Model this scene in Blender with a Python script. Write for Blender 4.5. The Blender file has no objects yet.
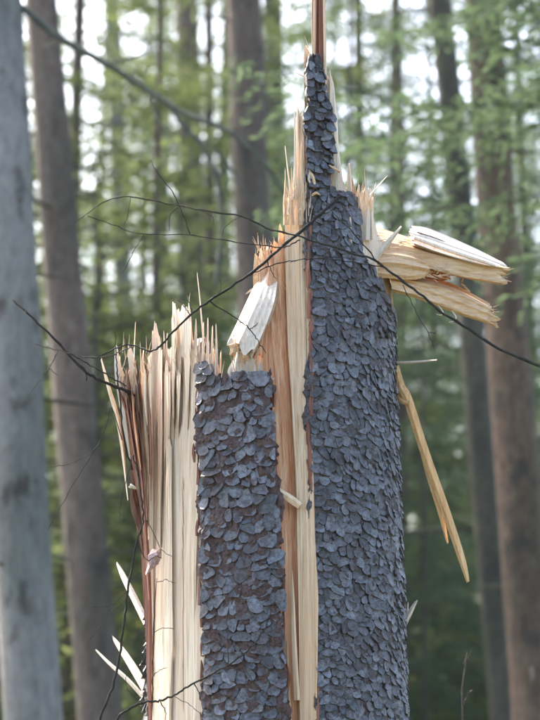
import bpy, math, random
import numpy as np
from mathutils import Vector, Matrix

SC = bpy.context.scene
COL = SC.collection
RAD = math.radians

# ------------------------------------------------------------ camera
F = 2222.0            # focal length in photo pixels (540 x 720)
D = 4.6               # camera stands this far from the broken trunk's axis
EYE = 1.6
PITCH = math.atan(400.0 / F)
cam = bpy.data.cameras.new('camera')
cam_o = bpy.data.objects.new('camera', cam)
COL.objects.link(cam_o)
cam_o.location = (0, -D, EYE)
cam_o.rotation_euler = (RAD(90) + PITCH, 0, 0)
cam.sensor_fit = 'AUTO'
cam.sensor_width = 36.0
cam.lens = F / 720.0 * 36.0
cam.clip_start = 0.1
cam.clip_end = 2000
cam.dof.use_dof = True
cam.dof.focus_distance = 4.42
cam.dof.aperture_fstop = 5.0
SC.camera = cam_o

# ------------------------------------------------------------ sky and sun
SUN_EL, SUN_AZ = RAD(45), RAD(-37)      # azimuth from +Y towards +X: behind and to the left
w = bpy.data.worlds.new('World')
SC.world = w
w.use_nodes = True
wn = w.node_tree
bgn = wn.nodes['Background']
sky = wn.nodes.new('ShaderNodeTexSky')
sky.sky_type = 'NISHITA'
sky.sun_disc = False
sky.sun_elevation = SUN_EL
sky.sun_rotation = SUN_AZ
sky.air_density = 1.0
sky.dust_density = 4.0
sky.ozone_density = 1.0
wn.links.new(sky.outputs[0], bgn.inputs[0])
bgn.inputs[1].default_value = 0.15
sd = bpy.data.lights.new('sun', 'SUN')
sd.energy = 3.0
sd.angle = RAD(0.6)
sd.color = (1.0, 0.93, 0.82)
sun = bpy.data.objects.new('sun', sd)
COL.objects.link(sun)
sdir = Vector((math.sin(SUN_AZ) * math.cos(SUN_EL), math.cos(SUN_AZ) * math.cos(SUN_EL), math.sin(SUN_EL)))
sun.rotation_euler = sdir.to_track_quat('Z', 'Y').to_euler()
sun.location = (-8, 8, 14)
SC.view_settings.view_transform = 'Standard'
SC.view_settings.look = 'None'
SC.view_settings.gamma = 1.0
SC.view_settings.use_curve_mapping = False
SC.view_settings.exposure = 2.3
SC.cycles.max_bounces = 8
SC.cycles.diffuse_bounces = 4
SC.cycles.transmission_bounces = 4
SC.cycles.transparent_max_bounces = 8
SC.cycles.caustics_reflective = False
SC.cycles.caustics_refractive = False
SC.cycles.use_denoising = True

# ------------------------------------------------------------ helpers
CP, SP = math.cos(PITCH), math.sin(PITCH)


def W(px, py, y):
    """world point seen at photo pixel (px, py) on the vertical plane at depth y"""
    dx = (px - 270.0) / F
    dz = (360.0 - py) / F
    t = (y + D) / (CP - dz * SP)
    return (t * dx, y, EYE + t * (SP + dz * CP))


def ground_z(x, y):
    return 0.0 if y < 22 else 0.08 * (y - 22) ** 1.0 * min(1.0, (y - 22) / 14.0)


_tab = np.random.RandomState(7).rand(256, 256)


def vnoise(x, y, seed=0):
    """smooth value noise in [-1, 1], numpy friendly"""
    x = np.asarray(x, float) + seed * 17.31
    y = np.asarray(y, float) + seed * 9.77
    xi = np.floor(x).astype(int); yi = np.floor(y).astype(int)
    fx = x - xi; fy = y - yi
    fx = fx * fx * (3 - 2 * fx); fy = fy * fy * (3 - 2 * fy)
    a = _tab[xi % 256, yi % 256]; b = _tab[(xi + 1) % 256, yi % 256]
    c = _tab[xi % 256, (yi + 1) % 256]; d = _tab[(xi + 1) % 256, (yi + 1) % 256]
    return ((a * (1 - fx) + b * fx) * (1 - fy) + (c * (1 - fx) + d * fx) * fy) * 2 - 1


def table(tb):
    xs = [t[0] for t in tb]; ys = [t[1] for t in tb]
    return lambda v: np.interp(v, xs, ys)


def mesh_data(name, verts, faces, mat, smooth=False):
    me = bpy.data.meshes.new(name)
    me.from_pydata([tuple(v) for v in verts], [], [tuple(f) for f in faces])
    if mat:
        me.materials.append(mat)
    if smooth:
        me.polygons.foreach_set('use_smooth', [True] * len(me.polygons))
    me.update()
    return me


def link(name, me, parent=None):
    o = bpy.data.objects.new(name, me)
    COL.objects.link(o)
    if parent is not None:
        o.parent = parent
        o.matrix_parent_inverse = Matrix.Identity(4)
        if parent.type == 'EMPTY':
            pass
    return o


def part(name, verts, faces, mat, parent=None, smooth=False):
    """one mesh object; vertices are in world space, the parent's origin is taken off"""
    if parent is not None:
        off = world_of(parent)
        verts = [(v[0] - off[0], v[1] - off[1], v[2] - off[2]) for v in verts]
    return link(name, mesh_data(name, verts, faces, mat, smooth), parent)


def world_of(o):
    x = y = z = 0.0
    while o is not None:
        x += o.location[0]; y += o.location[1]; z += o.location[2]
        o = o.parent
    return (x, y, z)


def tag(o, label, cat, group=None):
    o['label'] = label
    o['category'] = cat
    if group:
        o['group'] = group
    return o


def thing(name, label, cat, loc, group=None):
    o = bpy.data.objects.new(name, None)
    o.empty_display_size = 0.1
    COL.objects.link(o)
    o.location = loc
    return tag(o, label, cat, group)


# ------------------------------------------------------------ materials
def new_mat(name):
    m = bpy.data.materials.new(name)
    m.use_nodes = True
    nt = m.node_tree
    return m, nt, nt.nodes['Principled BSDF']


def N(nt, kind, **kw):
    n = nt.nodes.new(kind)
    for k, v in kw.items():
        setattr(n, k, v)
    return n


def ramp(nt, stops):
    r = nt.nodes.new('ShaderNodeValToRGB')
    el = r.color_ramp.elements
    while len(el) < len(stops):
        el.new(0.5)
    for e, (p, c) in zip(el, stops):
        e.position = p
        e.color = (c[0], c[1], c[2], 1)
    return r


def obj_noise(nt, scale, nscale=1.0, detail=6, rough=0.6, world=False):
    tc = N(nt, 'ShaderNodeNewGeometry' if world else 'ShaderNodeTexCoord')
    mp = N(nt, 'ShaderNodeMapping')
    mp.inputs['Scale'].default_value = scale
    nz = N(nt, 'ShaderNodeTexNoise')
    nz.inputs['Scale'].default_value = nscale
    nz.inputs['Detail'].default_value = detail
    nz.inputs['Roughness'].default_value = rough
    nt.links.new(tc.outputs['Position' if world else 'Object'], mp.inputs['Vector'])
    nt.links.new(mp.outputs[0], nz.inputs['Vector'])
    return nz


def mixc(nt, fac, a, b, mode='MIX'):
    m = N(nt, 'ShaderNodeMix', data_type='RGBA', blend_type=mode)
    for sock, v in ((m.inputs[0], fac), (m.inputs[6], a), (m.inputs[7], b)):
        if hasattr(v, 'type') and hasattr(v, 'links'):
            nt.links.new(v, sock)
        elif isinstance(v, (int, float)):
            sock.default_value = v
        else:
            sock.default_value = (v[0], v[1], v[2], 1)
    return m.outputs[2]


def wood(name, dark, mid, pale, stain=None, stain_amt=0.0, axis='z', bump=0.35, rough=0.6):
    m, nt, b = new_mat(name)
    s1 = {'z': (140, 140, 3.0), 'x': (5, 90, 110)}[axis]
    s2 = {'z': (420, 420, 7.0), 'x': (9, 300, 360)}[axis]
    s3 = {'z': (22, 22, 1.2), 'x': (4, 18, 18)}[axis]
    g = obj_noise(nt, s1, 1, 5, 0.65)
    fine = obj_noise(nt, s2, 1, 3, 0.6)
    big = obj_noise(nt, s3, 1, 4, 0.6)
    r = ramp(nt, [(0.30, dark), (0.47, mid), (0.66, pale)])
    nt.links.new(g.outputs['Fac'], r.inputs[0])
    fr = ramp(nt, [(0.35, (0.72, 0.66, 0.6)), (0.55, (1, 1, 1))])
    nt.links.new(fine.outputs['Fac'], fr.inputs[0])
    c = mixc(nt, 0.55, r.outputs[0], fr.outputs[0], 'MULTIPLY')
    br = ramp(nt, [(0.42, (1, 1, 1)), (0.62, (0, 0, 0))])
    nt.links.new(big.outputs['Fac'], br.inputs[0])
    if stain:
        sr = ramp(nt, [(0.50, (0, 0, 0)), (0.62, (stain_amt,) * 3)])
        nt.links.new(big.outputs['Fac'], sr.inputs[0])
        c = mixc(nt, sr.outputs[0], c, stain)
    nt.links.new(c, b.inputs['Base Color'])
    b.inputs['Roughness'].default_value = rough
    b.inputs['Specular IOR Level'].default_value = 0.35
    bp = N(nt, 'ShaderNodeBump')
    bp.inputs['Strength'].default_value = bump
    bp.inputs['Distance'].default_value = 0.004
    nt.links.new(g.outputs['Fac'], bp.inputs['Height'])
    bp2 = N(nt, 'ShaderNodeBump')
    bp2.inputs['Strength'].default_value = bump * 0.7
    bp2.inputs['Distance'].default_value = 0.0015
    nt.links.new(fine.outputs['Fac'], bp2.inputs['Height'])
    nt.links.new(bp.outputs[0], bp2.inputs['Normal'])
    nt.links.new(bp2.outputs[0], b.inputs['Normal'])
    return m


M = {}
M['sap'] = wood('sapwood', (0.54, 0.39, 0.26), (0.70, 0.56, 0.415), (0.77, 0.655, 0.51), (0.60, 0.38, 0.24), 0.30, bump=0.35)
M['strip'] = wood('split_wood', (0.50, 0.33, 0.19), (0.68, 0.50, 0.33), (0.76, 0.61, 0.44), (0.62, 0.38, 0.22), 0.4, bump=0.5)
M['heart'] = wood('heartwood', (0.40, 0.145, 0.06), (0.58, 0.29, 0.15), (0.71, 0.46, 0.29), (0.46, 0.14, 0.055), 0.65, bump=0.6)
M['white'] = wood('fresh_white_wood', (0.48, 0.38, 0.29), (0.60, 0.51, 0.41), (0.66, 0.58, 0.49), bump=0.4)
M['plank'] = wood('torn_plank_wood', (0.46, 0.27, 0.13), (0.62, 0.41, 0.23), (0.72, 0.54, 0.36), (0.50, 0.28, 0.13), 0.5, axis='x', bump=0.5)
M['gold'] = wood('golden_splinter_wood', (0.52, 0.27, 0.10), (0.66, 0.39, 0.17), (0.74, 0.50, 0.26), bump=0.4)
M['fibre'] = wood('brown_fibre', (0.05, 0.025, 0.016), (0.14, 0.07, 0.04), (0.34, 0.20, 0.12), (0.08, 0.032, 0.022), 0.7, bump=0.6)
M['redfibre'] = wood('red_inner_bark_fibre', (0.11, 0.04, 0.028), (0.22, 0.085, 0.055), (0.36, 0.17, 0.11), bump=0.6)


def bark_material(name, crack, grey, pale, thr, scale=90.0, bump=0.8, random_amt=0.25):
    m, nt, b = new_mat(name)
    n1 = obj_noise(nt, (1, 1, 1), scale, 8, 0.7, True)
    n2 = obj_noise(nt, (1, 1, 0.8), scale * 0.25, 5, 0.65, True)
    r = ramp(nt, [(thr - 0.12, crack), (thr, grey), (thr + 0.22, pale)])
    nt.links.new(n1.outputs['Fac'], r.inputs[0])
    r2 = ramp(nt, [(0.40, (1, 1, 1)), (0.64, (0.62, 0.47, 0.42))])
    nt.links.new(n2.outputs['Fac'], r2.inputs[0])
    c = mixc(nt, 0.8, r.outputs[0], r2.outputs[0], 'MULTIPLY')
    gi = N(nt, 'ShaderNodeNewGeometry')
    oi = N(nt, 'ShaderNodeObjectInfo')
    ad = N(nt, 'ShaderNodeMath', operation='ADD')
    nt.links.new(gi.outputs['Random Per Island'], ad.inputs[0])
    nt.links.new(oi.outputs['Random'], ad.inputs[1])
    fr = N(nt, 'ShaderNodeMath', operation='FRACT')
    nt.links.new(ad.outputs[0], fr.inputs[0])
    rr = ramp(nt, [(0.0, (1 - random_amt,) * 3), (1.0, (1 + random_amt,) * 3)])
    nt.links.new(fr.outputs[0], rr.inputs[0])
    c = mixc(nt, 1.0, c, rr.outputs[0], 'MULTIPLY')
    nt.links.new(c, b.inputs['Base Color'])
    b.inputs['Roughness'].default_value = 0.6
    b.inputs['Specular IOR Level'].default_value = 0.5
    bp = N(nt, 'ShaderNodeBump')
    bp.inputs['Strength'].default_value = bump
    bp.inputs['Distance'].default_value = 0.004
    nt.links.new(n1.outputs['Fac'], bp.inputs['Height'])
    nt.links.new(bp.outputs[0], b.inputs['Normal'])
    return m


M['bark'] = bark_material('rough_bark', (0.02, 0.012, 0.011), (0.075, 0.066, 0.068), (0.15, 0.155, 0.175), 0.47, 170, 1.0, 0.05)
M['redbark'] = bark_material('reddish_bark', (0.02, 0.011, 0.010), (0.085, 0.05, 0.044), (0.13, 0.10, 0.10), 0.47, 150, 1.0, 0.05)
M['scale'] = bark_material('grey_bark_scale', (0.055, 0.046, 0.045), (0.12, 0.125, 0.14), (0.225, 0.24, 0.27), 0.475, 130, 1.0, 0.40)
M['scale'].node_tree.nodes['Principled BSDF'].inputs['Roughness'].default_value = 0.42


def trunk_material(name, dark, mid, pale, vs=(14, 14, 5), spot=(0.06, 0.05, 0.045)):
    m, nt, b = new_mat(name)
    n1 = obj_noise(nt, vs, 2.2, 8, 0.72)
    n2 = obj_noise(nt, (5, 5, 2.6), 1.6, 4, 0.6)
    n3 = obj_noise(nt, (1.4, 1.4, 0.5), 1.0, 3, 0.5)
    r = ramp(nt, [(0.32, dark), (0.5, mid), (0.66, pale)])
    nt.links.new(n1.outputs['Fac'], r.inputs[0])
    r2 = ramp(nt, [(0.55, (0, 0, 0)), (0.66, (0.8, 0.8, 0.8))])
    nt.links.new(n2.outputs['Fac'], r2.inputs[0])
    c = mixc(nt, r2.outputs[0], r.outputs[0], spot)
    r3 = ramp(nt, [(0.38, (0.6, 0.64, 0.58)), (0.62, (1.2, 1.15, 1.12))])
    nt.links.new(n3.outputs['Fac'], r3.inputs[0])
    c = mixc(nt, 1.0, c, r3.outputs[0], 'MULTIPLY')
    nt.links.new(c, b.inputs['Base Color'])
    b.inputs['Roughness'].default_value = 0.8
    bp = N(nt, 'ShaderNodeBump')
    bp.inputs['Strength'].default_value = 1.0
    bp.inputs['Distance'].default_value = 0.03
    nt.links.new(n1.outputs['Fac'], bp.inputs['Height'])
    nt.links.new(bp.outputs[0], b.inputs['Normal'])
    return m


M['trunk_grey'] = trunk_material('pale_grey_bark', (0.17, 0.165, 0.165), (0.26, 0.255, 0.255), (0.34, 0.335, 0.33))
M['trunk_brown'] = trunk_material('brown_bark', (0.09, 0.068, 0.055), (0.15, 0.115, 0.095), (0.22, 0.18, 0.15))
M['trunk_red'] = trunk_material('red_brown_bark', (0.075, 0.05, 0.036), (0.16, 0.108, 0.078), (0.25, 0.18, 0.13))
M['trunk_dark'] = trunk_material('dark_mossy_bark', (0.045, 0.045, 0.035), (0.08, 0.075, 0.055), (0.12, 0.12, 0.085))
M['limb'] = trunk_material('mossy_limb_bark', (0.06, 0.07, 0.055), (0.10, 0.115, 0.09), (0.16, 0.175, 0.14))
M['twig'] = trunk_material('dark_twig_bark', (0.025, 0.02, 0.018), (0.045, 0.035, 0.03), (0.08, 0.06, 0.05), (60, 60, 30))
M['twig_green'] = trunk_material('olive_twig_bark', (0.03, 0.03, 0.02), (0.055, 0.052, 0.035), (0.09, 0.085, 0.06), (60, 60, 30))
M['twig_pale'] = trunk_material('pale_twig_bark', (0.10, 0.085, 0.07), (0.17, 0.14, 0.115), (0.25, 0.21, 0.17), (60, 60, 30))


def leaf_material(name, a, b_, trans, tcol, tamt=0.4):
    m, nt, b = new_mat(name)
    gi = N(nt, 'ShaderNodeNewGeometry')
    r = ramp(nt, [(0.0, a), (1.0, b_)])
    nt.links.new(gi.outputs['Random Per Island'], r.inputs[0])
    nt.links.new(r.outputs[0], b.inputs['Base Color'])
    b.inputs['Roughness'].default_value = 0.75
    b.inputs['Specular IOR Level'].default_value = 0.12
    tr = N(nt, 'ShaderNodeBsdfTranslucent')
    tc = mixc(nt, 0.7, r.outputs[0], tcol)
    nt.links.new(tc, tr.inputs['Color'])
    mx = N(nt, 'ShaderNodeMixShader')
    mx.inputs[0].default_value = tamt
    out = nt.nodes['Material Output']
    nt.links.new(b.outputs[0], mx.inputs[1])
    nt.links.new(tr.outputs[0], mx.inputs[2])
    nt.links.new(mx.outputs[0], out.inputs['Surface'])
    return m


M['needle'] = leaf_material('spruce_needles', (0.05, 0.075, 0.04), (0.11, 0.135, 0.065), 0.3, (0.17, 0.21, 0.07), 0.48)
M['needle_blue'] = leaf_material('blue_green_needles', (0.045, 0.075, 0.052), (0.095, 0.13, 0.085), 0.3, (0.13, 0.19, 0.09), 0.46)
M['leaf'] = leaf_material('yellow_green_leaves', (0.085, 0.115, 0.05), (0.17, 0.195, 0.085), 0.5, (0.27, 0.31, 0.11), 0.5)
M['fern'] = leaf_material('undergrowth_leaves', (0.05, 0.08, 0.04), (0.12, 0.14, 0.065), 0.5, (0.18, 0.21, 0.08), 0.5)


def ground_material():
    m, nt, b = new_mat('forest_floor')
    n = obj_noise(nt, (1, 1, 1), 1.3, 8, 0.7)
    r = ramp(nt, [(0.3, (0.05, 0.04, 0.025)), (0.5, (0.085, 0.085, 0.04)), (0.7, (0.15, 0.12, 0.07))])
    nt.links.new(n.outputs['Fac'], r.inputs[0])
    nt.links.new(r.outputs[0], b.inputs['Base Color'])
    b.inputs['Roughness'].default_value = 0.9
    return m


M['ground'] = ground_material()

# ------------------------------------------------------------ terrain
gx = np.concatenate([np.linspace(-400, -60, 8), np.linspace(-50, 50, 41), np.linspace(60, 400, 8)])
gy = np.concatenate([np.linspace(-60, -10, 6), np.linspace(-8, 80, 60), np.linspace(90, 600, 12)])
gv = []
for yy in gy:
    for xx in gx:
        z = ground_z(xx, min(yy, 140)) + 0.10 * float(vnoise(xx * 0.3, yy * 0.3, 3)) * (1 if abs(xx) + abs(yy - 2) > 5 else 0)
        gv.append((xx, yy, z))
nx = len(gx)
gf = [(j * nx + i, j * nx + i + 1, (j + 1) * nx + i + 1, (j + 1) * nx + i) for j in range(len(gy) - 1) for i in range(nx - 1)]
g = part('ground', gv, gf, M['ground'], None, True)
g['kind'] = 'structure'

# ------------------------------------------------------------ mesh builders
def catmull(pts, n):
    P = [np.array(p, float) for p in pts]
    if len(P) == 2:
        return [P[0] + (P[1] - P[0]) * t for t in np.linspace(0, 1, n)]
    Q = [2 * P[0] - P[1]] + P + [2 * P[-1] - P[-2]]
    out = []
    for t in np.linspace(0, len(P) - 1 - 1e-6, n):
        i = int(t); f = t - i
        a, b, c, d = Q[i], Q[i + 1], Q[i + 2], Q[i + 3]
        out.append(0.5 * (2 * b + (c - a) * f + (2 * a - 5 * b + 4 * c - d) * f * f + (3 * b - a - 3 * c + d) * f ** 3))
    return out


def tube_geo(pts, radii, seg=7, wob=0.0, seed=0, base=0):
    """tapered tube through world points; returns verts, faces"""
    V, Fc = [], []
    n = len(pts)
    P = [Vector(p) for p in pts]
    prev = None
    rs = np.random.RandomState(seed)
    ph = rs.rand() * 50
    for i in range(n):
        d = (P[min(i + 1, n - 1)] - P[max(i - 1, 0)]).normalized()
        a = Vector((0, 1, 0)) if abs(d.y) < 0.9 else Vector((1, 0, 0))
        if prev is not None:
            a = prev
        u = (a - d * a.dot(d)).normalized()
        prev = u
        v = d.cross(u)
        for k in range(seg):
            an = 2 * math.pi * k / seg
            r = radii[i] * (1 + wob * float(vnoise(k * 1.7 + ph, i * 0.9, seed)))
            V.append(P[i] + u * (math.cos(an) * r) + v * (math.sin(an) * r))
    for i in range(n - 1):
        for k in range(seg):
            k2 = (k + 1) % seg
            Fc.append((base + i * seg + k, base + i * seg + k2, base + (i + 1) * seg + k2, base + (i + 1) * seg + k))
    Fc.append(tuple(base + k for k in range(seg))[::-1])
    Fc.append(tuple(base + (n - 1) * seg + k for k in range(seg)))
    return V, Fc


PXM = 4.4 / F       # metres per photo pixel near the broken trunk's front


def twig(name, pp, y, r0, r1, mat, parent=None, n=None, wob=0.25, seed=0, jit=0.7):
    """thin branch through photo pixels at depth y (a number or one per point), radii in pixels"""
    rs = np.random.RandomState(seed + len(pp))
    ys = y if isinstance(y, (list, tuple)) else [y] * len(pp)
    pts3 = [(p[0], p[1], yy) for p, yy in zip(pp, ys)]
    n = n or max(8, 5 * len(pp))
    cs = catmull(pts3, n)
    out = []
    for i, c in enumerate(cs):
        j = jit if 0 < i < n - 1 else 0
        out.append(W(c[0] + rs.uniform(-j, j), c[1] + rs.uniform(-j, j), c[2] + rs.uniform(-j, j) * 0.003))
    dep = (D + np.mean(ys)) / F
    rad = [0.8 * (r0 + (r1 - r0) * (i / (n - 1))) * dep * (1.25 if i % 5 == 2 else 1.0) for i in range(n)]
    V, Fc = tube_geo(out, rad, 6, wob, seed)
    return part(name, V, Fc, mat, parent, True)


def rails_mesh(name, rails, mat, parent, n=14, m=4, noise=0.0015, jag=6.0, seed=0, smooth=False, jag0=0.0):
    """loft over longitudinal rails of (px, py, y); rails run round the cross-section; torn ends"""
    rs = np.random.RandomState(seed)
    R = [catmull(r, n) for r in rails]
    lines = []
    k = len(R)
    for a in range(k):
        b = (a + 1) % k
        for s in range(m):
            t = s / m
            lines.append([R[a][i] * (1 - t) + R[b][i] * t for i in range(n)])
    L = len(lines)
    V = []
    for li, ln in enumerate(lines):
        tail = ln[-1] - ln[-2]; tail[2] = 0
        tl = tail / max(1e-6, np.linalg.norm(tail))
        head = ln[0] - ln[1]; head[2] = 0
        hl = head / max(1e-6, np.linalg.norm(head))
        e1 = rs.uniform(-1, 0.5) * jag; e0 = rs.uniform(-1, 0.5) * jag0
        off = rs.uniform(-1, 1)
        for i, p in enumerate(ln):
            q = p.copy()
            if i >= n - 2:
                q[:2] += tl[:2] * e1 * (1 if i == n - 1 else 0.4)
            if i < 2:
                q[:2] += hl[:2] * e0 * (1 if i == 0 else 0.4)
            q[2] += noise * (off + 0.15 * rs.uniform(-1, 1))
            q[1] += noise / PXM * 0.5 * (off + 0.12 * rs.uniform(-1, 1))
            V.append(W(*q))
    Fc = []
    for a in range(L):
        b = (a + 1) % L
        for i in range(n - 1):
            Fc.append((a * n + i, a * n + i + 1, b * n + i + 1, b * n + i))
    for idx in (0, n - 1):
        c = np.mean([V[a * n + idx] for a in range(L)], axis=0)
        ci = len(V); V.append(tuple(c))
        for a in range(L):
            b = (a + 1) % L
            Fc.append((a * n + idx, b * n + idx, ci))
    return part(name, V, Fc, mat, parent, smooth)


def splinter(pp, wd, y, th, mat, parent, seed=0, jag=3.0, name='splinter', n=None):
    """flat sliver along photo pixels pp, widths wd (px) at each, depth y, thickness th (m)"""
    ys = y if isinstance(y, (list, tuple)) else [y] * len(pp)
    ra, rb, rc, rd = [], [], [], []
    k = len(pp)
    for i in range(k):
        a = np.array(pp[max(0, i - 1)], float); b = np.array(pp[min(k - 1, i + 1)], float)
        d = (b - a) / max(1e-6, np.linalg.norm(b - a))
        nn = np.array((-d[1], d[0])) * wd[i] / 2
        p = np.array(pp[i], float)
        t = th * (0.35 + 0.65 * wd[i] / max(wd))
        ra.append((p[0] + nn[0], p[1] + nn[1], ys[i] + t * 0.1))
        rb.append((p[0] + nn[0] * 0.2, p[1] + nn[1] * 0.2, ys[i] - t * 0.5))
        rc.append((p[0] - nn[0], p[1] - nn[1], ys[i]))
        rd.append((p[0], p[1], ys[i] + t * 0.5))
    return rails_mesh(name, [ra, rb, rc, rd], mat, parent, n or max(6, 4 * k), 1, th * 0.14, jag, seed)


def wood_slab(name, left, right, top, bot, yf, thick, ncol, mat, parent, relief=0.004, jag=10, seed=0, nrow=46, grooves=(), botjag=0.0):
    """slab of split wood: fibre columns with their own heights, front relief and a torn top"""
    L = table(left); R = table(right); T = table(top)
    rs = np.random.RandomState(seed)
    u = np.linspace(0, 1, ncol)
    u[1:-1] += rs.uniform(-0.35, 0.35, ncol - 2) / (ncol - 1)
    # height of each column's tip, in pixels, looked up by its top position
    tops = np.empty(ncol)
    for i in range(ncol):
        py = 400.0
        for _ in range(4):
            px = L(py) + (R(py) - L(py)) * u[i]
            py = float(T(px))
        tops[i] = py
    hf = vnoise(u * ncol * 0.31, 0 * u + 3.3, seed); hf2 = rs.uniform(-1, 1, ncol)
    tops = tops - jag * (np.clip(hf, 0, 1) ** 1.5 + 0.35 * np.clip(hf2, -0.3, 1))
    v = np.linspace(0, 1, nrow) ** 0.75
    FV = np.empty((ncol, nrow, 3)); BV = np.empty((ncol, nrow, 3))
    for i in range(ncol):
        bi = bot - botjag * (abs(u[i] - 0.4) * 1.6 + 0.25 * rs.uniform(-1, 1))
        py = bi + (tops[i] - bi) * v
        px = L(py) + (R(py) - L(py)) * u[i]
        rel = relief * (vnoise(u[i] * ncol * 0.13, py * 0.004, seed + 1) * 1.2
                        + vnoise(u[i] * ncol * 0.45, py * 0.007, seed + 2) * 0.6
                        + vnoise(u[i] * ncol * 0.95, py * 0.012, seed + 5) * 0.45)
        y = np.array([yf(a, b) for a, b in zip(px, py)]) + rel
        for (gx0, gx1, gy0, gy1, gd) in grooves:
            cx = (gx0 + gx1) / 2; hw = (gx1 - gx0) / 2
            inside = (np.abs(px - cx) < hw * np.clip((gy1 - py) / 25.0, 0, 1)) & (py > gy0) & (py < gy1)
            y = y + gd * inside
        if botjag:
            y = y + 0.010 * np.clip(1 - v * 5, 0, 1)          # the foot runs back into the wood
        th = thick * (1 - 0.85 * v ** 8)
        for j in range(nrow):
            FV[i, j] = W(px[j] + 0.5 * float(vnoise(u[i] * 40, py[j] * 0.02, seed + 9)), py[j], y[j] + (thick - th[j]) * 0.5)
            BV[i, j] = W(px[j], py[j], y[j] + (thick - th[j]) * 0.5 + th[j])
    V = list(map(tuple, FV.reshape(-1, 3))) + list(map(tuple, BV.reshape(-1, 3)))
    o = ncol * nrow
    Fc = []
    for i in range(ncol - 1):
        for j in range(nrow - 1):
            a, b, c, d = i * nrow + j, (i + 1) * nrow + j, (i + 1) * nrow + j + 1, i * nrow + j + 1
            Fc.append((a, b, c, d)); Fc.append((o + a, o + d, o + c, o + b))
        a, b = i * nrow + nrow - 1, (i + 1) * nrow + nrow - 1
        Fc.append((a, b, o + b, o + a))
        a, b = i * nrow, (i + 1) * nrow
        Fc.append((a, o + a, o + b, b))
    for i in (0, ncol - 1):
        for j in range(nrow - 1):
            a, d = i * nrow + j, i * nrow + j + 1
            Fc.append((a, d, o + d, o + a) if i == 0 else (a, o + a, o + d, d))
    return part(name, V, Fc, mat, parent)


# ------------------------------------------------------------ the broken trunk
CX = 276.0
ROOT = thing('broken_tree', 'snapped spruce trunk with scaly grey bark and torn pale wood, sharp in the foreground', 'broken tree', (W(CX, 700, 0)[0], 0, 0))


def zed(py):
    return W(270, py, -0.2)[2]


def rpx(py):
    """trunk radius in photo pixels at height py"""
    return float(np.interp(py, [0, 60, 200, 300, 720, 800], [112, 112, 116, 121, 131, 133]))


def surf(theta, py, off=0.0):
    r = rpx(py) * (D - 0.05) / F + off
    x = W(CX, py, 0)[0]
    return (x + r * math.sin(theta), -r * math.cos(theta), zed(py))


def th_of(px, py, off=0.006):
    """angle round the trunk at which the bark shows at pixel px"""
    r = rpx(py) * (D - 0.05) / F + off
    cx = W(CX, py, 0)[0]
    th = 0.0
    for _ in range(4):
        th = math.asin(max(-1, min(1, (W(px, py, -r * math.cos(th))[0] - cx) / r)))
    return th


def ycyl(px, py, off=0.0):
    """front depth of the trunk cylinder (shrunk by off) at pixel px"""
    r = rpx(py) * (D - 0.05) / F - off
    dx = (px - CX) * (D - 0.1) / F
    return -math.sqrt(max(r * r - dx * dx, (0.22 * r) ** 2))


def bark_plate(name, py0, py1, thL, thR, nth, nrow, thick=0.013, off=0.0, jag=5.0, seed=0, edge=1.2, lump=0.004, mat='bark'):
    FV = np.empty((nth, nrow, 3)); BV = np.empty((nth, nrow, 3))
    rs = np.random.RandomState(seed)
    for j in range(nrow):
        t = j / (nrow - 1)
        py = py0 + (py1 - py0) * t
        a = thL(py) + RAD(edge) * (float(vnoise(py * 0.09, 1.5, seed)) * 1.2 + float(vnoise(py * 0.025, 2.5, seed)) * 1.2) + RAD(edge) * rs.uniform(-0.5, 0.5)
        b = thR(py) + RAD(edge) * (float(vnoise(py * 0.09, 7.5, seed)) * 1.2 + float(vnoise(py * 0.025, 8.5, seed)) * 1.2) + RAD(edge) * rs.uniform(-0.5, 0.5)
        for i in range(nth):
            u = i / (nth - 1)
            th = a + (b - a) * u
            pj = py + jag * float(vnoise(u * nth * 0.25, 4.0, seed + 3)) * t ** 6 + 2.0 * rs.uniform(-1, 1) * (t ** 8)
            n = float(vnoise(th * 22, py * 0.10, seed + 1)) + 0.6 * float(vnoise(th * 55, py * 0.26, seed + 2))
            FV[i, j] = surf(th, pj, off + lump * n)
            BV[i, j] = surf(th, pj, off - thick)
    V = list(map(tuple, FV.reshape(-1, 3))) + list(map(tuple, BV.reshape(-1, 3)))
    o = nth * nrow
    Fc = []
    for i in range(nth - 1):
        for j in range(nrow - 1):
            p, q, r, s = i * nrow + j, (i + 1) * nrow + j, (i + 1) * nrow + j + 1, i * nrow + j + 1
            Fc.append((p, q, r, s)); Fc.append((o + p, o + s, o + r, o + q))
        for j, fl in ((0, 1), (nrow - 1, 0)):
            p, q = i * nrow + j, (i + 1) * nrow + j
            Fc.append((p, o + p, o + q, q) if fl else (p, q, o + q, o + p))
    for i in (0, nth - 1):
        for j in range(nrow - 1):
            p, s = i * nrow + j, i * nrow + j + 1
            Fc.append((p, s, o + s, o + p) if i == 0 else (p, o + p, o + s, s))
    return part(name, V, Fc, M[mat], ROOT)


# right plate: narrow tongue on top, stepped right shoulder, round below
rL_px = table([(0, 312), (58, 313), (80, 308), (120, 305), (150, 308), (195, 308), (300, 309), (420, 308), (500, 310), (720, 315), (800, 316)])
rR_px = table([(0, 325), (58, 325), (80, 327), (95, 329), (104, 334), (122, 337), (150, 334), (190, 333), (195, 346), (199, 361), (250, 365), (257, 369), (263, 376), (274, 384), (284, 390), (294, 394), (800, 400)])


def rthR(py):
    base = th_of(float(rR_px(py)), py)
    return base if py < 296 else base + (RAD(118) - base) * min(1, (py - 296) / 14.0)


right_plate = bark_plate('bark_plate', 790, 58, lambda p: th_of(float(rL_px(p)), p), rthR, 64, 240, 0.014, 0.0, 3, 11, 1.0)
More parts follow.
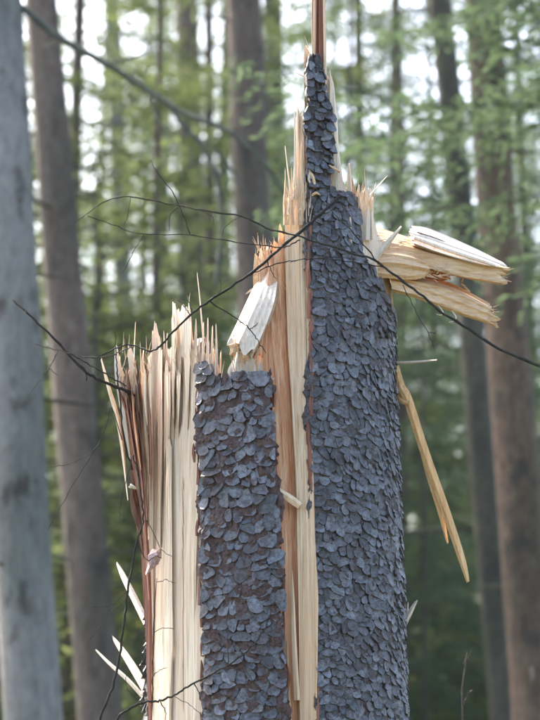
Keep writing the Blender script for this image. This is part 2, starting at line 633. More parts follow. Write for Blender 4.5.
# left plate: a flat tall shield in front of the pale wood
lL_px = table([(360, 194), (420, 195), (500, 198), (600, 201), (720, 203), (800, 203)])
lR_px = table([(360, 271), (380, 272), (480, 276), (560, 283), (640, 286), (720, 286), (800, 286)])
left_plate = bark_plate('bark_plate', 790, 381, lambda p: th_of(float(lL_px(p)), p, 0.016), lambda p: th_of(float(lR_px(p)), p, 0.016), 44, 150, 0.016, 0.012, 7, 23, 1.6, mat='redbark')
# bark left standing edge-on at the far left
edge_plate = bark_plate('bark_strip', 790, 470, lambda p: RAD(-125), lambda p: RAD(-80 + 4 * math.sin(p * 0.02)), 14, 90, 0.016, 0.0, 14, 31, 1.6)
back_plate = bark_plate('bark_shell', 790, 340, lambda p: RAD(116), lambda p: RAD(238), 26, 70, 0.03, -0.002, 40, 37, 1.5)


# --- bark scales: tightly fitted flakes, lower edge lifting over the one below
AR = 125.0           # arc length in photo pixels per radian
SK = 10
srs = random.Random(5)


def sites(py_top, py_bot, tl, tr, dx, dy, drop=0.1):
    out = []
    py, row = py_top, 0
    while py < py_bot:
        a, b = tl(py) * AR, min(tr(py), RAD(100)) * AR
        n = max(1, int(round((b - a) / dx)))
        for i in range(n):
            if srs.random() < drop:
                continue
            x = a + (b - a) * (i + (0.25 if row % 2 else 0.75) + srs.uniform(-0.6, 0.6)) / n
            if vnoise(x * 0.06, py * 0.06, 55) > 0.15 and srs.random() < 0.3:
                continue                      # here and there a broader plate
            out.append((min(max(x, a), b), py + srs.uniform(-0.6, 0.6) * dy))
        py += dy * srs.uniform(0.85, 1.15)
        row += 1
    return out


def cells(pts, hx, hy, tl, tr):
    """Voronoi cell of every site, bounded by a box of half size hx, hy"""
    P = np.array(pts)
    res = []
    for i, (x, y) in enumerate(pts):
        poly = [(x - hx, y - hy), (x + hx, y - hy), (x + hx, y + hy), (x - hx, y + hy)]
        near = np.where((np.abs(P[:, 0] - x) < 2.2 * hx) & (np.abs(P[:, 1] - y) < 2.2 * hy))[0]
        for k in near:
            if k == i:
                continue
            qx, qy = P[k]
            nx_, ny_ = qx - x, qy - y
            c = nx_ * (x + qx) / 2 + ny_ * (y + qy) / 2
            new = []
            for u in range(len(poly)):
                p, q = poly[u], poly[(u + 1) % len(poly)]
                dp = nx_ * p[0] + ny_ * p[1] - c; dq = nx_ * q[0] + ny_ * q[1] - c
                if dp <= 0:
                    new.append(p)
                if dp * dq < 0:
                    t = dp / (dp - dq)
                    new.append((p[0] + (q[0] - p[0]) * t, p[1] + (q[1] - p[1]) * t))
            poly = new
            if len(poly) < 3:
                break
        lo, hi = tl(y) * AR - srs.uniform(0, 2.5), tr(y) * AR + srs.uniform(0, 2.5)
        poly = [(min(max(p[0], lo), hi), p[1]) for p in poly]
        if len(poly) >= 3 and max(p[0] for p in poly) - min(p[0] for p in poly) > 2.5:
            res.append(poly)
    return res


def round_poly(poly, k):
    """cut the corners, then k points evenly along the outline"""
    p = np.array(poly)
    q = np.roll(p, -1, axis=0)
    c = np.stack([p * 0.78 + q * 0.22, p * 0.22 + q * 0.78], 1).reshape(-1, 2)
    d = np.linalg.norm(np.roll(c, -1, axis=0) - c, axis=1)
    cum = np.concatenate([[0], np.cumsum(d)])
    cc = np.vstack([c, c[:1]])
    t = (np.arange(k) + srs.random()) / k * cum[-1] % cum[-1]
    t.sort()
    return np.stack([np.interp(t, cum, cc[:, 0]), np.interp(t, cum, cc[:, 1])], 1)


def flake(poly, off, lift, rough):
    """one bark scale: world vertices, faces, centre, visible area"""
    o = round_poly(poly, SK)
    c = o.mean(0)
    hh = max(2.0, (o[:, 1].max() - o[:, 1].min()) / 2)
    wd_ = o[:, 0].max() - o[:, 0].min()
    sh = srs.choice([0.72, 0.9, 0.98, 1.02, 1.06, 1.1, 1.15])
    tx, dz = srs.gauss(0, 0.0014), srs.gauss(0, rough)
    l = lift * srs.uniform(0.35, 1.7)
    cup = srs.uniform(-0.0004, 0.0016)
    V = []
    for ring, f in ((0, 1.0), (1, 0.66), (2, 0.88)):
        for i in range(SK):
            v = (o[i] - c) * sh * f
            if ring < 2:
                v = v + np.array([srs.uniform(-.10, .10) * wd_ * 0.5, srs.uniform(-.10, .10) * hh]) * (1.0 if ring == 0 else 0.8)
            e = (o[i][1] - c[1]) / hh * f          # -1 top .. +1 bottom
            if v[1] < 0:
                v[1] *= 1.22
            z = off + dz + l * (0.5 * e + 0.5 * max(0, e) ** 2) + tx * (v[0] / max(2, wd_ * 0.5)) + (cup if ring == 0 else 0)
            z += srs.uniform(-0.0008, 0.0008) - (0.0012 if e < -0.2 else 0)
            if ring == 2:
                z = off - 0.007
            V.append(surf((c[0] + v[0]) / AR, c[1] + v[1], z))
    Fc = [tuple(SK + i for i in range(SK))[::-1]]
    for i in range(SK):
        j = (i + 1) % SK
        Fc += [(i, SK + i, SK + j, j), (2 * SK + i, i, j, 2 * SK + j)]
    th = c[0] / AR
    return V, Fc, surf(th, c[1], off), wd_ * hh * 2 * sh * max(0.03, math.cos(th)) * (1 if 0 < c[1] < 718 else 0.01)


def crisp_rims(me):
    """smooth flakes with a sharp rim"""
    me.polygons.foreach_set('use_smooth', [True] * len(me.polygons))
    for e in me.edges:
        a, b = e.vertices
        if a % (3 * SK) < SK and b % (3 * SK) < SK:
            e.use_edge_sharp = True


flakes = []
LA = lambda p: th_of(float(lL_px(p)) + 1, p, 0.016)
LB = lambda p: th_of(float(lR_px(p)) - 1, p, 0.016)
RA = lambda p: th_of(float(rL_px(p)) + 4, p)
RA0 = lambda p: th_of(float(rL_px(p)), p)
RB = lambda p: rthR(p) - RAD(1)
EA, EB = (lambda p: RAD(-97)), (lambda p: RAD(-81))
for plate, tl, tr, p0, p1, dx, dy, hx, hy, off, lift, rough in (
        (left_plate, LA, LB, 386, 786, 10.6, 8.8, 11.0, 9.0, 0.0136, 0.0034, 0.0013),
        (right_plate, RA, RB, 202, 786, 8.2, 7.2, 8.2, 7.4, 0.0024, 0.0021, 0.0009),
        (right_plate, RA0, rthR, 66, 200, 7.5, 5.8, 7.5, 5.0, 0.003, 0.005, 0.0032),
        (edge_plate, EA, EB, 486, 786, 10, 10, 7, 7, 0.003, 0.005, 0.002)):
    for poly in cells(sites(p0, p1, tl, tr, dx, dy, 0.10), hx, hy, tl, tr):
        flakes.append((plate,) + flake(poly, off, lift, rough))
for (px, py) in [(200, 370), (205, 367), (210, 373), (203, 379), (212, 382), (206, 376)]:
    x = th_of(px, py) * AR
    flakes.append((left_plate,) + flake([(x - 6, py - 5), (x + 6, py - 6), (x + 6, py + 6), (x - 5, py + 5)], 0.0135, 0.004, 0.001))
order = sorted(range(len(flakes)), key=lambda i: -flakes[i][4])
chosen = set(order[:300])
off0 = Vector(world_of(ROOT))
VV, FF = [], []
for i, (plate, V, Fc, cen, area) in enumerate(flakes):
    if i in chosen:
        me = mesh_data('bark_scale', [tuple(np.array(v) - np.array(cen)) for v in V], Fc, M['scale'])
        crisp_rims(me)
        o = link('bark_scale', me, plate)
        o.location = Vector(cen) - off0
    else:
        b = len(VV)
        VV += V
        FF += [tuple(b + q for q in f) for f in Fc]
so = part('small_bark_scales', VV, FF, M['scale'], ROOT)
so['kind'] = 'stuff'
crisp_rims(so.data)

# --- wood
# broad pale sapwood slab on the left
wood_slab('sapwood_slab', [(300, 139), (400, 142), (470, 146), (560, 149), (720, 152), (800, 153)],
          [(300, 228), (380, 236), (800, 240)],
          [(130, 372), (146, 371), (152, 350), (154, 324), (156.5, 322), (159, 338), (162, 352), (166, 362), (171, 350), (172.5, 304), (175, 305), (177, 312), (190, 308), (192, 330), (194, 345),
           (199, 352), (206, 356), (214, 352), (219, 368), (222, 384), (232, 400), (250, 420)],
          800, lambda a, b: ycyl(a, b, 0.010), 0.045, 110, M['sap'], ROOT, 0.0008, 9, 3, 60,
          grooves=[(173.5, 176, 372, 440, 0.012), (178, 182.5, 380, 436, 0.012), (146, 148.5, 385, 530, 0.008), (161, 164, 370, 520, 0.006), (183, 184, 480, 720, 0.004), (168.5, 169.3, 520, 700, 0.004)])
# long slats standing proud of the slab's face
for i, (x0, x1, tp, bt) in enumerate([(143, 149, 378, 560), (152, 158, 335, 470), (157, 162, 348, 540), (163, 170, 372, 500), (171.5, 175, 316, 436), (184, 191, 318, 420), (190, 197, 350, 640), (176, 181, 372, 432), (165, 171, 440, 760), (148, 152, 420, 700)]):
    wood_slab('wood_slat', [(300, x0), (800, x0 + 3)], [(300, x1), (800, x1 + 2)], [(x0 - 5, tp + 8), ((x0 + x1) / 2, tp), (x1 + 5, tp + 12)], bt,
              lambda a, b, i=i: ycyl(a, b, 0.006 - 0.0012 * (i % 3)) - 0.0004 * i, 0.012, 8, M['sap'], ROOT, 0.0006, 12, 700 + i, 26, botjag=70)
# fringe of slivers above the slab
fr = [((195, 372), (195.5, 345), (196, 320), 4.5), ((203, 372), (203, 345), (203.5, 322), 3.5), ((207, 374), (207.5, 348), (208, 318), 3.2),
      ((212, 374), (212, 352), (212.5, 326), 3.5), ((216, 376), (216.5, 350), (216, 324), 3), ((199, 372), (199, 355), (199.5, 336), 4),
      ((220, 380), (220.5, 362), (221, 350), 2.2), ((135, 400), (134, 360), (135.5, 322), 1.5), ((150, 390), (149.5, 372), (149, 355), 4), ((145, 400), (144, 385), (144.5, 370), 3),
      ((166, 385), (166, 368), (166.5, 352), 3), ((192, 350), (191, 320), (188, 296), 1.2), ((189, 330), (188.5, 310), (190, 292), 1.0), ((204, 350), (200, 300), (197, 272), 1.6)]
for i, (a, b, c, wd) in enumerate(fr):
    yy = ycyl(a[0], a[1], 0.02)
    splinter([a, b, c], [wd, wd * 0.8, wd * 0.25], [yy, yy, yy + 0.01], 0.006, M['sap'] if i % 4 else M['white'], ROOT, 60 + i, 3)

# frayed white and brown slats at the far left edge
fl = [([(132, 470), (124, 410), (118, 372), (116, 343)], [4, 8, 7, 2], 'white', -0.10), ([(140, 440), (136, 390), (131, 358), (129, 344)], [5, 7, 6, 2], 'sap', -0.11),
      ([(128, 500), (120, 430), (108, 385), (101, 358)], [3, 4.5, 3.5, 1.2], 'sap', -0.07), ([(142, 500), (136, 430), (131, 385), (128, 368)], [8, 10, 7, 3], 'fibre', -0.09),
      ([(148, 560), (140, 470), (135, 410), (134, 380)], [6, 9, 9, 4], 'fibre', -0.105), ([(146, 530), (133, 460), (125, 405), (122, 385)], [4, 6, 5, 2], 'redfibre', -0.065),
      ([(146, 640), (142, 520), (133, 450), (126, 400)], [4, 6, 4, 1.5], 'redfibre', -0.05), ([(144, 560), (136, 505), (133, 480), (131, 462)], [5, 8, 5, 2], 'fibre', -0.06),
      ([(145, 470), (142, 420), (139, 390), (138, 372)], [5, 6, 5, 2], 'fibre', -0.115), ([(140, 480), (130, 430), (121, 395), (115, 372)], [3, 4, 3, 1], 'redfibre', -0.08),
      ([(139, 455), (133, 410), (128, 380), (126, 366)], [3, 4, 3, 1], 'fibre', -0.12), ([(147, 520), (144, 470), (140, 430), (139, 404)], [4, 5, 4, 2], 'fibre', -0.12),
      ([(145, 540), (138, 480), (130, 420), (124, 388)], [3, 4, 3, 1], 'fibre', -0.125), ([(147, 500), (143, 450), (137, 412), (136, 386)], [3, 4, 3, 1.5], 'fibre', -0.135), ([(149, 600), (145, 530), (141, 470), (137, 420)], [3, 4, 3.5, 1], 'redfibre', -0.13),
      ([(143, 500), (139, 455), (133, 425), (130, 400)], [3, 3, 3, 1], 'redfibre', -0.13), ([(144, 540), (137, 515), (133, 500), (132, 488)], [6, 9, 6, 3], 'fibre', -0.07), ([(141, 470), (137, 440), (134, 415), (133, 395)], [2, 3, 2.5, 1], 'heart', -0.14),
      ([(150, 760), (149, 640), (147, 560), (143, 500)], [5, 6, 6, 2], 'redfibre', -0.10)]
for i, (pp, wd, mt, yy) in enumerate(fl):
    wd = [wd[0] * 0.25] + wd[1:]
    splinter(pp, wd, yy, 0.012, M[mt], ROOT, 90 + i, 5, 'splinter', 18)

# centre: brown heartwood wall set back, bright split strip beside it
wood_slab('heartwood_wall', [(260, 262), (300, 262), (350, 266), (400, 272), (480, 274), (720, 280), (800, 282)], [(260, 292), (400, 297), (500, 301), (800, 305)],
          [(255, 320), (262, 300), (266, 290), (272, 262), (280, 240), (295, 230)], 800, lambda a, b: float(np.interp(b, [300, 560], [-0.205, -0.243])) + 0.0009 * (a - 285), 0.05, 34, M['heart'], ROOT, 0.0016, 10, 5, 60,
          grooves=[(291.5, 294, 380, 405, 0.01)])
wood_slab('split_strip', [(180, 284), (300, 286), (400, 291), (450, 294), (500, 297), (720, 300), (800, 301)], [(180, 309), (300, 311.5), (420, 311.5), (500, 314), (600, 318), (720, 317), (800, 317)],
          [(282, 205), (285, 196), (289, 199), (293, 190), (296, 120), (298, 104), (300, 118), (303, 112), (306, 126), (312, 150)], 800,
          lambda a, b: float(np.interp(b, [300, 560], [-0.222, -0.252])) - 0.0004 * (a - 300), 0.05, 44, M['strip'], ROOT, 0.0016, 8, 8, 80)
wood_slab('split_strip', [(40, 303.5), (130, 305), (260, 306)], [(40, 311), (260, 313)], [(303, 62), (305.5, 46), (308, 50), (312, 56)], 300,
          lambda a, b: -0.205, 0.02, 10, M['strip'], ROOT, 0.002, 3, 9, 30)
wood_slab('split_strip', [(120, 330), (250, 330)], [(120, 345), (145, 343), (150, 342), (195, 350), (250, 352)], [(329, 66), (332, 80), (334, 84), (337, 118), (339, 146), (342, 150), (345, 195), (352, 205)], 260,
          lambda a, b: -0.19, 0.03, 18, M['sap'], ROOT, 0.002, 4, 10, 30)
wood_slab('split_strip', [(0, 322), (260, 322)], [(0, 334), (260, 338)], [(321, 76), (326, 74), (330, 80), (333, 84), (338, 120)], 240,
          lambda a, b: -0.185, 0.02, 10, M['sap'], ROOT, 0.002, 3, 12, 30)
splinter([(297, 700), (294, 640), (293, 600), (292, 570)], [6, 5, 3.5, 1], [-0.262] * 4, 0.012, M['strip'], ROOT, 201)
splinter([(290, 720), (288, 690), (287, 650), (287, 640)], [4, 4, 3, 1], [-0.256] * 4, 0.012, M['strip'], ROOT, 202)
splinter([(300, 506), (292, 500), (283, 494), (275, 488)], [7, 8, 7, 5], [-0.255, -0.255, -0.258, -0.262], 0.008, M['strip'], ROOT, 203, 2)
splinter([(286, 290), (280, 280), (272, 262), (268, 250)], [8, 9, 6, 2], [-0.19] * 4, 0.02, M['heart'], ROOT, 204, 6)
# slim needles around the tall tongue
for i, (a, b, wd, yy, mt) in enumerate([((291, 198), (285, 146), 1.8, -0.22, 'white'), ((296, 200), (294.5, 110), 3, -0.225, 'sap'), ((292, 200), (296, 186), 4, -0.228, 'white'),
                                        ((308, 78), (294, 72), 1.4, -0.2, 'white'), ((285, 215), (284, 194), 4, -0.222, 'sap'), ((288, 215), (289.5, 198), 4, -0.23, 'sap'),
                                        ((338, 190), (336.5, 150), 4, -0.205, 'white'), ((350, 204), (349, 163), 6, -0.17, 'sap'), ((354, 205), (352, 178), 4, -0.165, 'redfibre'),
                                        ((357, 206), (359, 184), 4, -0.16, 'white'), ((345, 200), (343.5, 182), 4, -0.18, 'sap'), ((369, 196), (387, 176), 1.0, -0.12, 'white'),
                                        ((340, 172), (329, 165), 3.0, -0.225, 'plank'), ((371, 200), (376, 182), 1.2, -0.12, 'white')]):
    m_ = ((a[0] + b[0]) / 2, (a[1] + b[1]) / 2)
    splinter([a, m_, b], [wd, wd * 0.85, wd * 0.3], yy, 0.006, M[mt], ROOT, 120 + i, 2)
# the reddish spike that runs out of the top of the picture
wood_slab('red_spike', [(-100, 312.5), (60, 311.5), (120, 310)], [(-100, 324), (60, 325.5), (120, 327)], [(310, -40), (314, -70), (318, -90), (321, -60), (326, -30)], 130,
          lambda a, b: -0.200 + 0.0006 * abs(a - 318), 0.02, 16, M['redfibre'], ROOT, 0.0025, 20, 21, 30, grooves=[(317.6, 318.8, -100, 90, 0.006)])
splinter([(313, 80), (314, 40), (314.5, -5), (315, -30)], [3, 3, 2.5, 1], -0.206, 0.006, M['strip'], ROOT, 142, 10, 'splinter', 16)
splinter([(325, 100), (325, 50), (324, 0), (323, -40)], [3, 3, 2.5, 1], -0.207, 0.006, M['strip'], ROOT, 143, 10, 'splinter', 16)
# curled pale flakes on the left of the tongue
splinter([(309, 170), (313, 178), (315, 188)], [1.5, 3.5, 2], [-0.228, -0.232, -0.23], 0.006, M['plank'], ROOT, 150, 2, 'wood_flake')
splinter([(311, 196), (316, 193), (320, 195)], [2, 3, 1], [-0.228, -0.232, -0.23], 0.003, M['plank'], ROOT, 151, 2, 'wood_flake')
splinter([(310, 172), (309, 180), (312, 186)], [2, 2.5, 1], [-0.23, -0.234, -0.23], 0.005, M['white'], ROOT, 152, 2, 'wood_flake')

# pale wall on the right behind the shoulder of the bark, and its torn crown
wood_slab('sapwood_slab', [(170, 358), (240, 358), (310, 380), (420, 385)], [(170, 376), (225, 372), (240, 384), (300, 393), (420, 394)],
          [(350, 205), (358, 196), (362, 190), (366, 192), (370, 188), (374, 196), (376, 214), (384, 235), (390, 280), (396, 296)], 420,
          lambda a, b: ycyl(a, b, 0.012) , 0.04, 34, M['sap'], ROOT, 0.003, 7, 15, 30)
splinter([(371, 264), (381, 251), (391, 239), (401, 227)], [7, 6, 5, 2], [-0.16, -0.16, -0.16, -0.16], 0.01, M['white'], ROOT, 160, 3)
splinter([(365, 240), (366, 215), (368, 190)], [10, 9, 3], [-0.15, -0.15, -0.15], 0.012, M['white'], ROOT, 161, 4)
splinter([(372, 240), (371, 215), (373, 196)], [5, 5, 2], [-0.14, -0.14, -0.14], 0.012, M['sap'], ROOT, 162, 4)

# the planks wrenched out to the right
def plank(rails, mat, seed, n=26, m=5, jag=5, noise=0.003, jag0=0.0, name='torn_plank', smooth=False):
    return rails_mesh(name, rails, mat, ROOT, n, m, noise, jag, seed, smooth, jag0)


plank([[(368, 224, 0.02), (400, 234, 0.02), (450, 252, 0.02), (504, 270, 0.0)],
       [(366, 236, -0.06), (402, 244, -0.07), (450, 257, -0.08), (507, 267, -0.06)],
       [(366, 252, -0.08), (400, 260, -0.085), (450, 274, -0.085), (505, 284, -0.065)],
       [(368, 254, -0.02), (400, 262, -0.02), (450, 275, -0.02), (500, 284, -0.02)],
       [(368, 240, 0.05), (400, 246, 0.05), (450, 258, 0.05), (500, 276, 0.03)]], M['plank'], 301, n=34, m=9, jag=9, noise=0.0035)
plank([[(413, 226, 0.04), (430, 229, 0.04), (470, 246, 0.04), (504, 263, 0.03)],
       [(409, 231, -0.01), (430, 236, -0.01), (470, 251, -0.01), (507, 265, 0.0)],
       [(412, 236, -0.05), (440, 246, -0.05), (475, 257, -0.05), (504, 267, -0.03)],
       [(410, 242, -0.095), (440, 253, -0.095), (475, 263, -0.09), (505, 269, -0.07)],
       [(412, 246, -0.06), (440, 256, -0.06), (475, 266, -0.06), (504, 271, -0.04)],
       [(412, 238, 0.04), (440, 247, 0.04), (475, 259, 0.03), (502, 269, 0.02)]], M['white'], 302, n=34, m=6, jag=7, noise=0.0022, jag0=6)
splinter([(417, 232), (440, 240), (462, 251)], [1.2, 1.5, 0.6], [-0.018, -0.018, -0.02], 0.003, M['fibre'], ROOT, 330, 1)  # dark sliver laid on the white face, standing in for a shaded crack
splinter([(414, 238), (450, 251), (490, 264), (500, 268)], [3, 3.5, 3, 1], [-0.08, -0.082, -0.075, -0.06], 0.006, M['sap'], ROOT, 331, 3, 'splinter', 16)
plank([[(366, 244, -0.05), (395, 249, -0.07), (415, 253, -0.075), (436, 266, -0.07)],
       [(366, 258, -0.10), (395, 258, -0.115), (415, 262, -0.11), (434, 269, -0.09)],
       [(370, 276, -0.11), (395, 278, -0.11), (415, 279, -0.10), (430, 275, -0.08)],
       [(370, 272, -0.02), (395, 274, -0.02), (415, 274, -0.02), (428, 272, -0.03)]], M['plank'], 303, 30, 7, 9, 0.004)
plank([[(388, 270, -0.02), (425, 274, -0.01), (460, 287, 0.0), (492, 305, 0.0)],
       [(390, 277, -0.09), (425, 284, -0.08), (460, 295, -0.07), (496, 312, -0.06)],
       [(392, 288, -0.10), (420, 296, -0.09), (455, 310, -0.08), (496, 324, -0.06)],
       [(394, 292, -0.05), (420, 300, -0.04), (455, 313, -0.04), (494, 326, -0.03)],
       [(390, 280, 0.02), (420, 287, 0.02), (455, 300, 0.02), (490, 314, 0.02)]], M['plank'], 304, n=34, m=9, jag=12, noise=0.0035)
plank([[(428, 262, -0.07), (440, 268, -0.06), (450, 273, -0.05)], [(426, 272, -0.075), (438, 276, -0.07), (449, 278, -0.06)],
       [(424, 278, -0.05), (438, 281, -0.04), (447, 281, -0.03)], [(428, 268, -0.02), (440, 274, -0.02), (450, 276, -0.02)]], M['heart'], 305, 12, 3, 5)
for i, (pp, wd) in enumerate([([(497, 278), (505, 280), (512, 282)], [3, 2, 0.8]), ([(470, 292), (462, 284), (461, 285)], [2, 2, 1]), ([(462, 282), (464, 276)], [2, 0.8]), ([(488, 322), (494, 326), (498, 328)], [3, 2, 1])]):
    splinter(pp, wd, -0.05, 0.004, M['plank'], ROOT, 170 + i, 1)
# thin curls hanging below the lower plank
splinter([(438, 305), (443, 312), (441, 315), (436, 314)], [1.4, 1.4, 1.2, 0.6], -0.08, 0.003, M['white'], ROOT, 180, 0.5, 'wood_curl')
splinter([(452, 311), (456, 317), (454, 321), (449, 322)], [1.4, 1.4, 1.2, 0.6], -0.08, 0.003, M['white'], ROOT, 181, 0.5, 'wood_curl')

# white slab peeling off the middle, broken block beneath it
plank([[(263, 268, -0.13), (250, 294, -0.175), (238, 320, -0.18), (228, 341, -0.19)],
       [(270, 268, -0.165), (259, 298, -0.218), (247, 325, -0.23), (236, 349, -0.24)],
       [(279, 270, -0.18), (274, 302, -0.235), (264, 330, -0.245), (252, 355, -0.25)],
       [(281, 272, -0.16), (276, 304, -0.21), (266, 332, -0.22), (254, 355, -0.23)],
       [(270, 270, -0.13), (257, 296, -0.175), (245, 322, -0.18), (233, 343, -0.19)]], M['white'], 310, 30, 6, 10, 0.0012, name='peeled_slab')
wood_slab('torn_fan', [(340, 236), (385, 229), (440, 229)], [(340, 262), (440, 266)], [(228, 376), (233, 362), (237, 352), (242, 350), (246, 356), (252, 352), (258, 358), (266, 366)], 440,
          lambda a, b: -0.232, 0.02, 30, M['white'], ROOT, 0.003, 9, 27, 20)
wood_slab('broken_block', [(330, 238), (350, 235), (380, 228), (420, 225)], [(330, 272), (420, 278)], [(226, 372), (232, 356), (238, 346), (246, 350), (252, 338), (258, 322), (264, 300), (268, 296), (276, 300)], 440,
          lambda a, b: -0.185 - 0.0004 * (a - 250), 0.05, 30, M['heart'], ROOT, 0.009, 12, 17, 26)
for i, (pp, wd, mt) in enumerate([([(236, 384), (238, 366), (242, 348)], [16, 12, 5], 'white'), ([(248, 382), (250, 364), (252, 350)], [12, 10, 5], 'sap'), ([(232, 384), (230, 372), (233, 362)], [6, 5, 2], 'sap'),
                                  ([(257, 378), (254, 358), (246, 346)], [6, 7, 4], 'plank'), ([(262, 340), (258, 352), (252, 360)], [5, 7, 3], 'heart'),
                                  ([(268, 384), (266, 350), (267, 320)], [7, 7, 2], 'heart'), ([(232, 344), (234, 350), (231, 356)], [8, 8, 4], 'plank'), ([(243, 350), (245, 356), (242, 362)], [8, 7, 3], 'plank'),
                                  ([(262, 384), (272, 380), (274, 378)], [5, 4, 2], 'white')]):
    splinter(pp, wd, -0.215 - 0.003 * i, 0.014, M[mt], ROOT, 190 + i, 4)
# torn tops seen above the peeled slab
for i, (pp, wd, mt) in enumerate([([(258, 300), (257, 275), (256, 255)], [8, 8, 3], 'plank'), ([(264, 290), (262, 268), (261, 250)], [8, 7, 2], 'sap'), ([(270, 285), (269, 262), (267, 246)], [9, 8, 2], 'white'),
                                  ([(277, 280), (276, 255), (275, 240)], [9, 8, 3], 'plank'), ([(282, 270), (281, 240), (280, 225)], [7, 6, 2], 'strip'), ([(246, 294), (252, 290), (258, 289)], [1, 3, 4], 'plank')]):
    splinter(pp, wd, -0.16, 0.012, M[mt], ROOT, 240 + i, 5)

# golden splinter dangling on the right, with its thin companion
splinter([(396, 366), (401, 386), (408, 400), (424, 450), (446, 512), (462, 560), (469, 586)], [6, 8, 9, 9, 8.5, 7, 2.5], [-0.02, -0.04, -0.05, -0.05, -0.05, -0.05, -0.05], 0.010, M['gold'], ROOT, 250, 5, 'hanging_splinter', 40)
splinter([(394, 392), (402, 400), (410, 404)], [5, 7, 4], [-0.02, -0.045, -0.06], 0.010, M['gold'], ROOT, 251, 2, 'hanging_splinter')
splinter([(416, 425), (427, 468), (440, 510), (448, 545)], [4, 6, 6, 2], -0.042, 0.006, M['gold'], ROOT, 252, 4, 'hanging_splinter', 20)
splinter([(392, 363), (415, 362), (437, 360)], [3, 2.6, 1.6], [-0.03, -0.06, -0.08], 0.004, M['white'], ROOT, 253, 1)
splinter([(400, 632), (408, 616), (417, 600)], [5, 6, 2], 0.0, 0.008, M['white'], ROOT, 254, 3)
splinter([(400, 634), (406, 614), (408, 602)], [4, 4, 1], 0.01, 0.008, M['white'], ROOT, 255, 3)
# bright slivers sticking out low on the left
splinter([(150, 632), (138, 606), (125, 580), (117, 563)], [6, 7, 6, 2], [0.0, 0.06, 0.12, 0.17], 0.012, M['white'], ROOT, 260, 3, 'splinter', 16)
splinter([(148, 694), (136, 672), (122, 650), (112, 636)], [7, 8, 6, 1.5], [0.0, 0.06, 0.12, 0.17], 0.012, M['white'], ROOT, 261, 4, 'splinter', 16)
splinter([(146, 700), (128, 680), (110, 664), (96, 650)], [4, 4, 3, 1.5], [0.01, 0.06, 0.12, 0.18], 0.010, M['white'], ROOT, 262, 2, 'splinter', 16)

# torn inner bark along the plates' edges
for i in range(26):
    py = 215 + i * 20 + srs.uniform(-6, 6)
    px = float(rL_px(py)) + srs.uniform(-1, 4)
    yy = ycyl(px, py, -0.002)
    L_ = srs.uniform(18, 40)
    splinter([(px, py + L_), (px + srs.uniform(-1, 1), py + L_ / 2), (px + srs.uniform(-2, 1), py)], [3.5, 4.5, 1.5], yy, 0.006, M['redfibre'], ROOT, 400 + i, 4, 'bark_shred')
for i in range(26):
    py = 385 + (i // 2) * 27 + srs.uniform(-8, 8)
    px = (float(lL_px(py)) if i % 2 else float(lR_px(py))) + srs.uniform(-2, 2)
    yy = ycyl(px, py, 0.004)
    L_ = srs.uniform(15, 34)
    splinter([(px, py + L_), (px + srs.uniform(-1, 1), py + L_ / 2), (px + srs.uniform(-2, 2), py)], [3, 4, 1.2], yy, 0.006, M['redfibre'], ROOT, 440 + i, 4, 'bark_shred')
# dense splinters where the left edge is torn
for i in range(26):
    px = srs.uniform(117, 150)
    tp = srs.uniform(352, 392) if px > 128 else srs.uniform(350, 400)
    bx_ = px + (152 - px) * 0.55
    bt = tp + srs.uniform(60, 130)
    mt = srs.choice(['sap', 'fibre', 'fibre', 'redfibre', 'fibre', 'strip'])
    w_ = srs.uniform(1.5, 4.5)
    yy = -0.10 - 0.04 * (px - 117) / 33 + srs.uniform(-0.02, 0.02)
    splinter([(bx_, bt), ((bx_ + px) / 2 + srs.uniform(-1, 1), (bt + tp) / 2), (px + srs.uniform(-1, 1), tp + 12), (px + srs.uniform(-2, 2), tp)], [0.6, w_ * 1.1, w_ * 0.7, 0.5], [yy + 0.012, yy, yy, yy], 0.008, M[mt], ROOT, 500 + i, 4, 'splinter', 14)
# short stepped splinters along the tops
for i in range(46):
    if i < 22:
        px = srs.uniform(141, 218); base = 385 if px > 195 else 372; tp = base - srs.uniform(10, 46); yy = ycyl(px, 380, 0.012 + srs.uniform(0, 0.03)); mt = 'sap'
    elif i < 34:
        px = srs.uniform(283, 309); base = 225; tp = base - srs.uniform(20, 60) - (40 if px > 296 else 0); yy = -0.225; mt = 'strip'
    elif i < 42:
        px = srs.uniform(340, 374); base = 215; tp = base - srs.uniform(8, 30); yy = ycyl(px, 210, 0.02); mt = 'white' if i % 2 else 'sap'
    else:
        px = srs.uniform(255, 284); base = 300; tp = base - srs.uniform(30, 60); yy = -0.17; mt = 'plank'
    w_ = srs.uniform(1.5, 4)
    k_ = srs.uniform(-2, 2)
    splinter([(px, base), (px + k_ * 0.4, (base + tp) / 2), (px + k_, tp)], [w_, w_ * srs.uniform(0.6, 1), w_ * 0.2], yy, 0.006, M[mt], ROOT, 560 + i, 4)
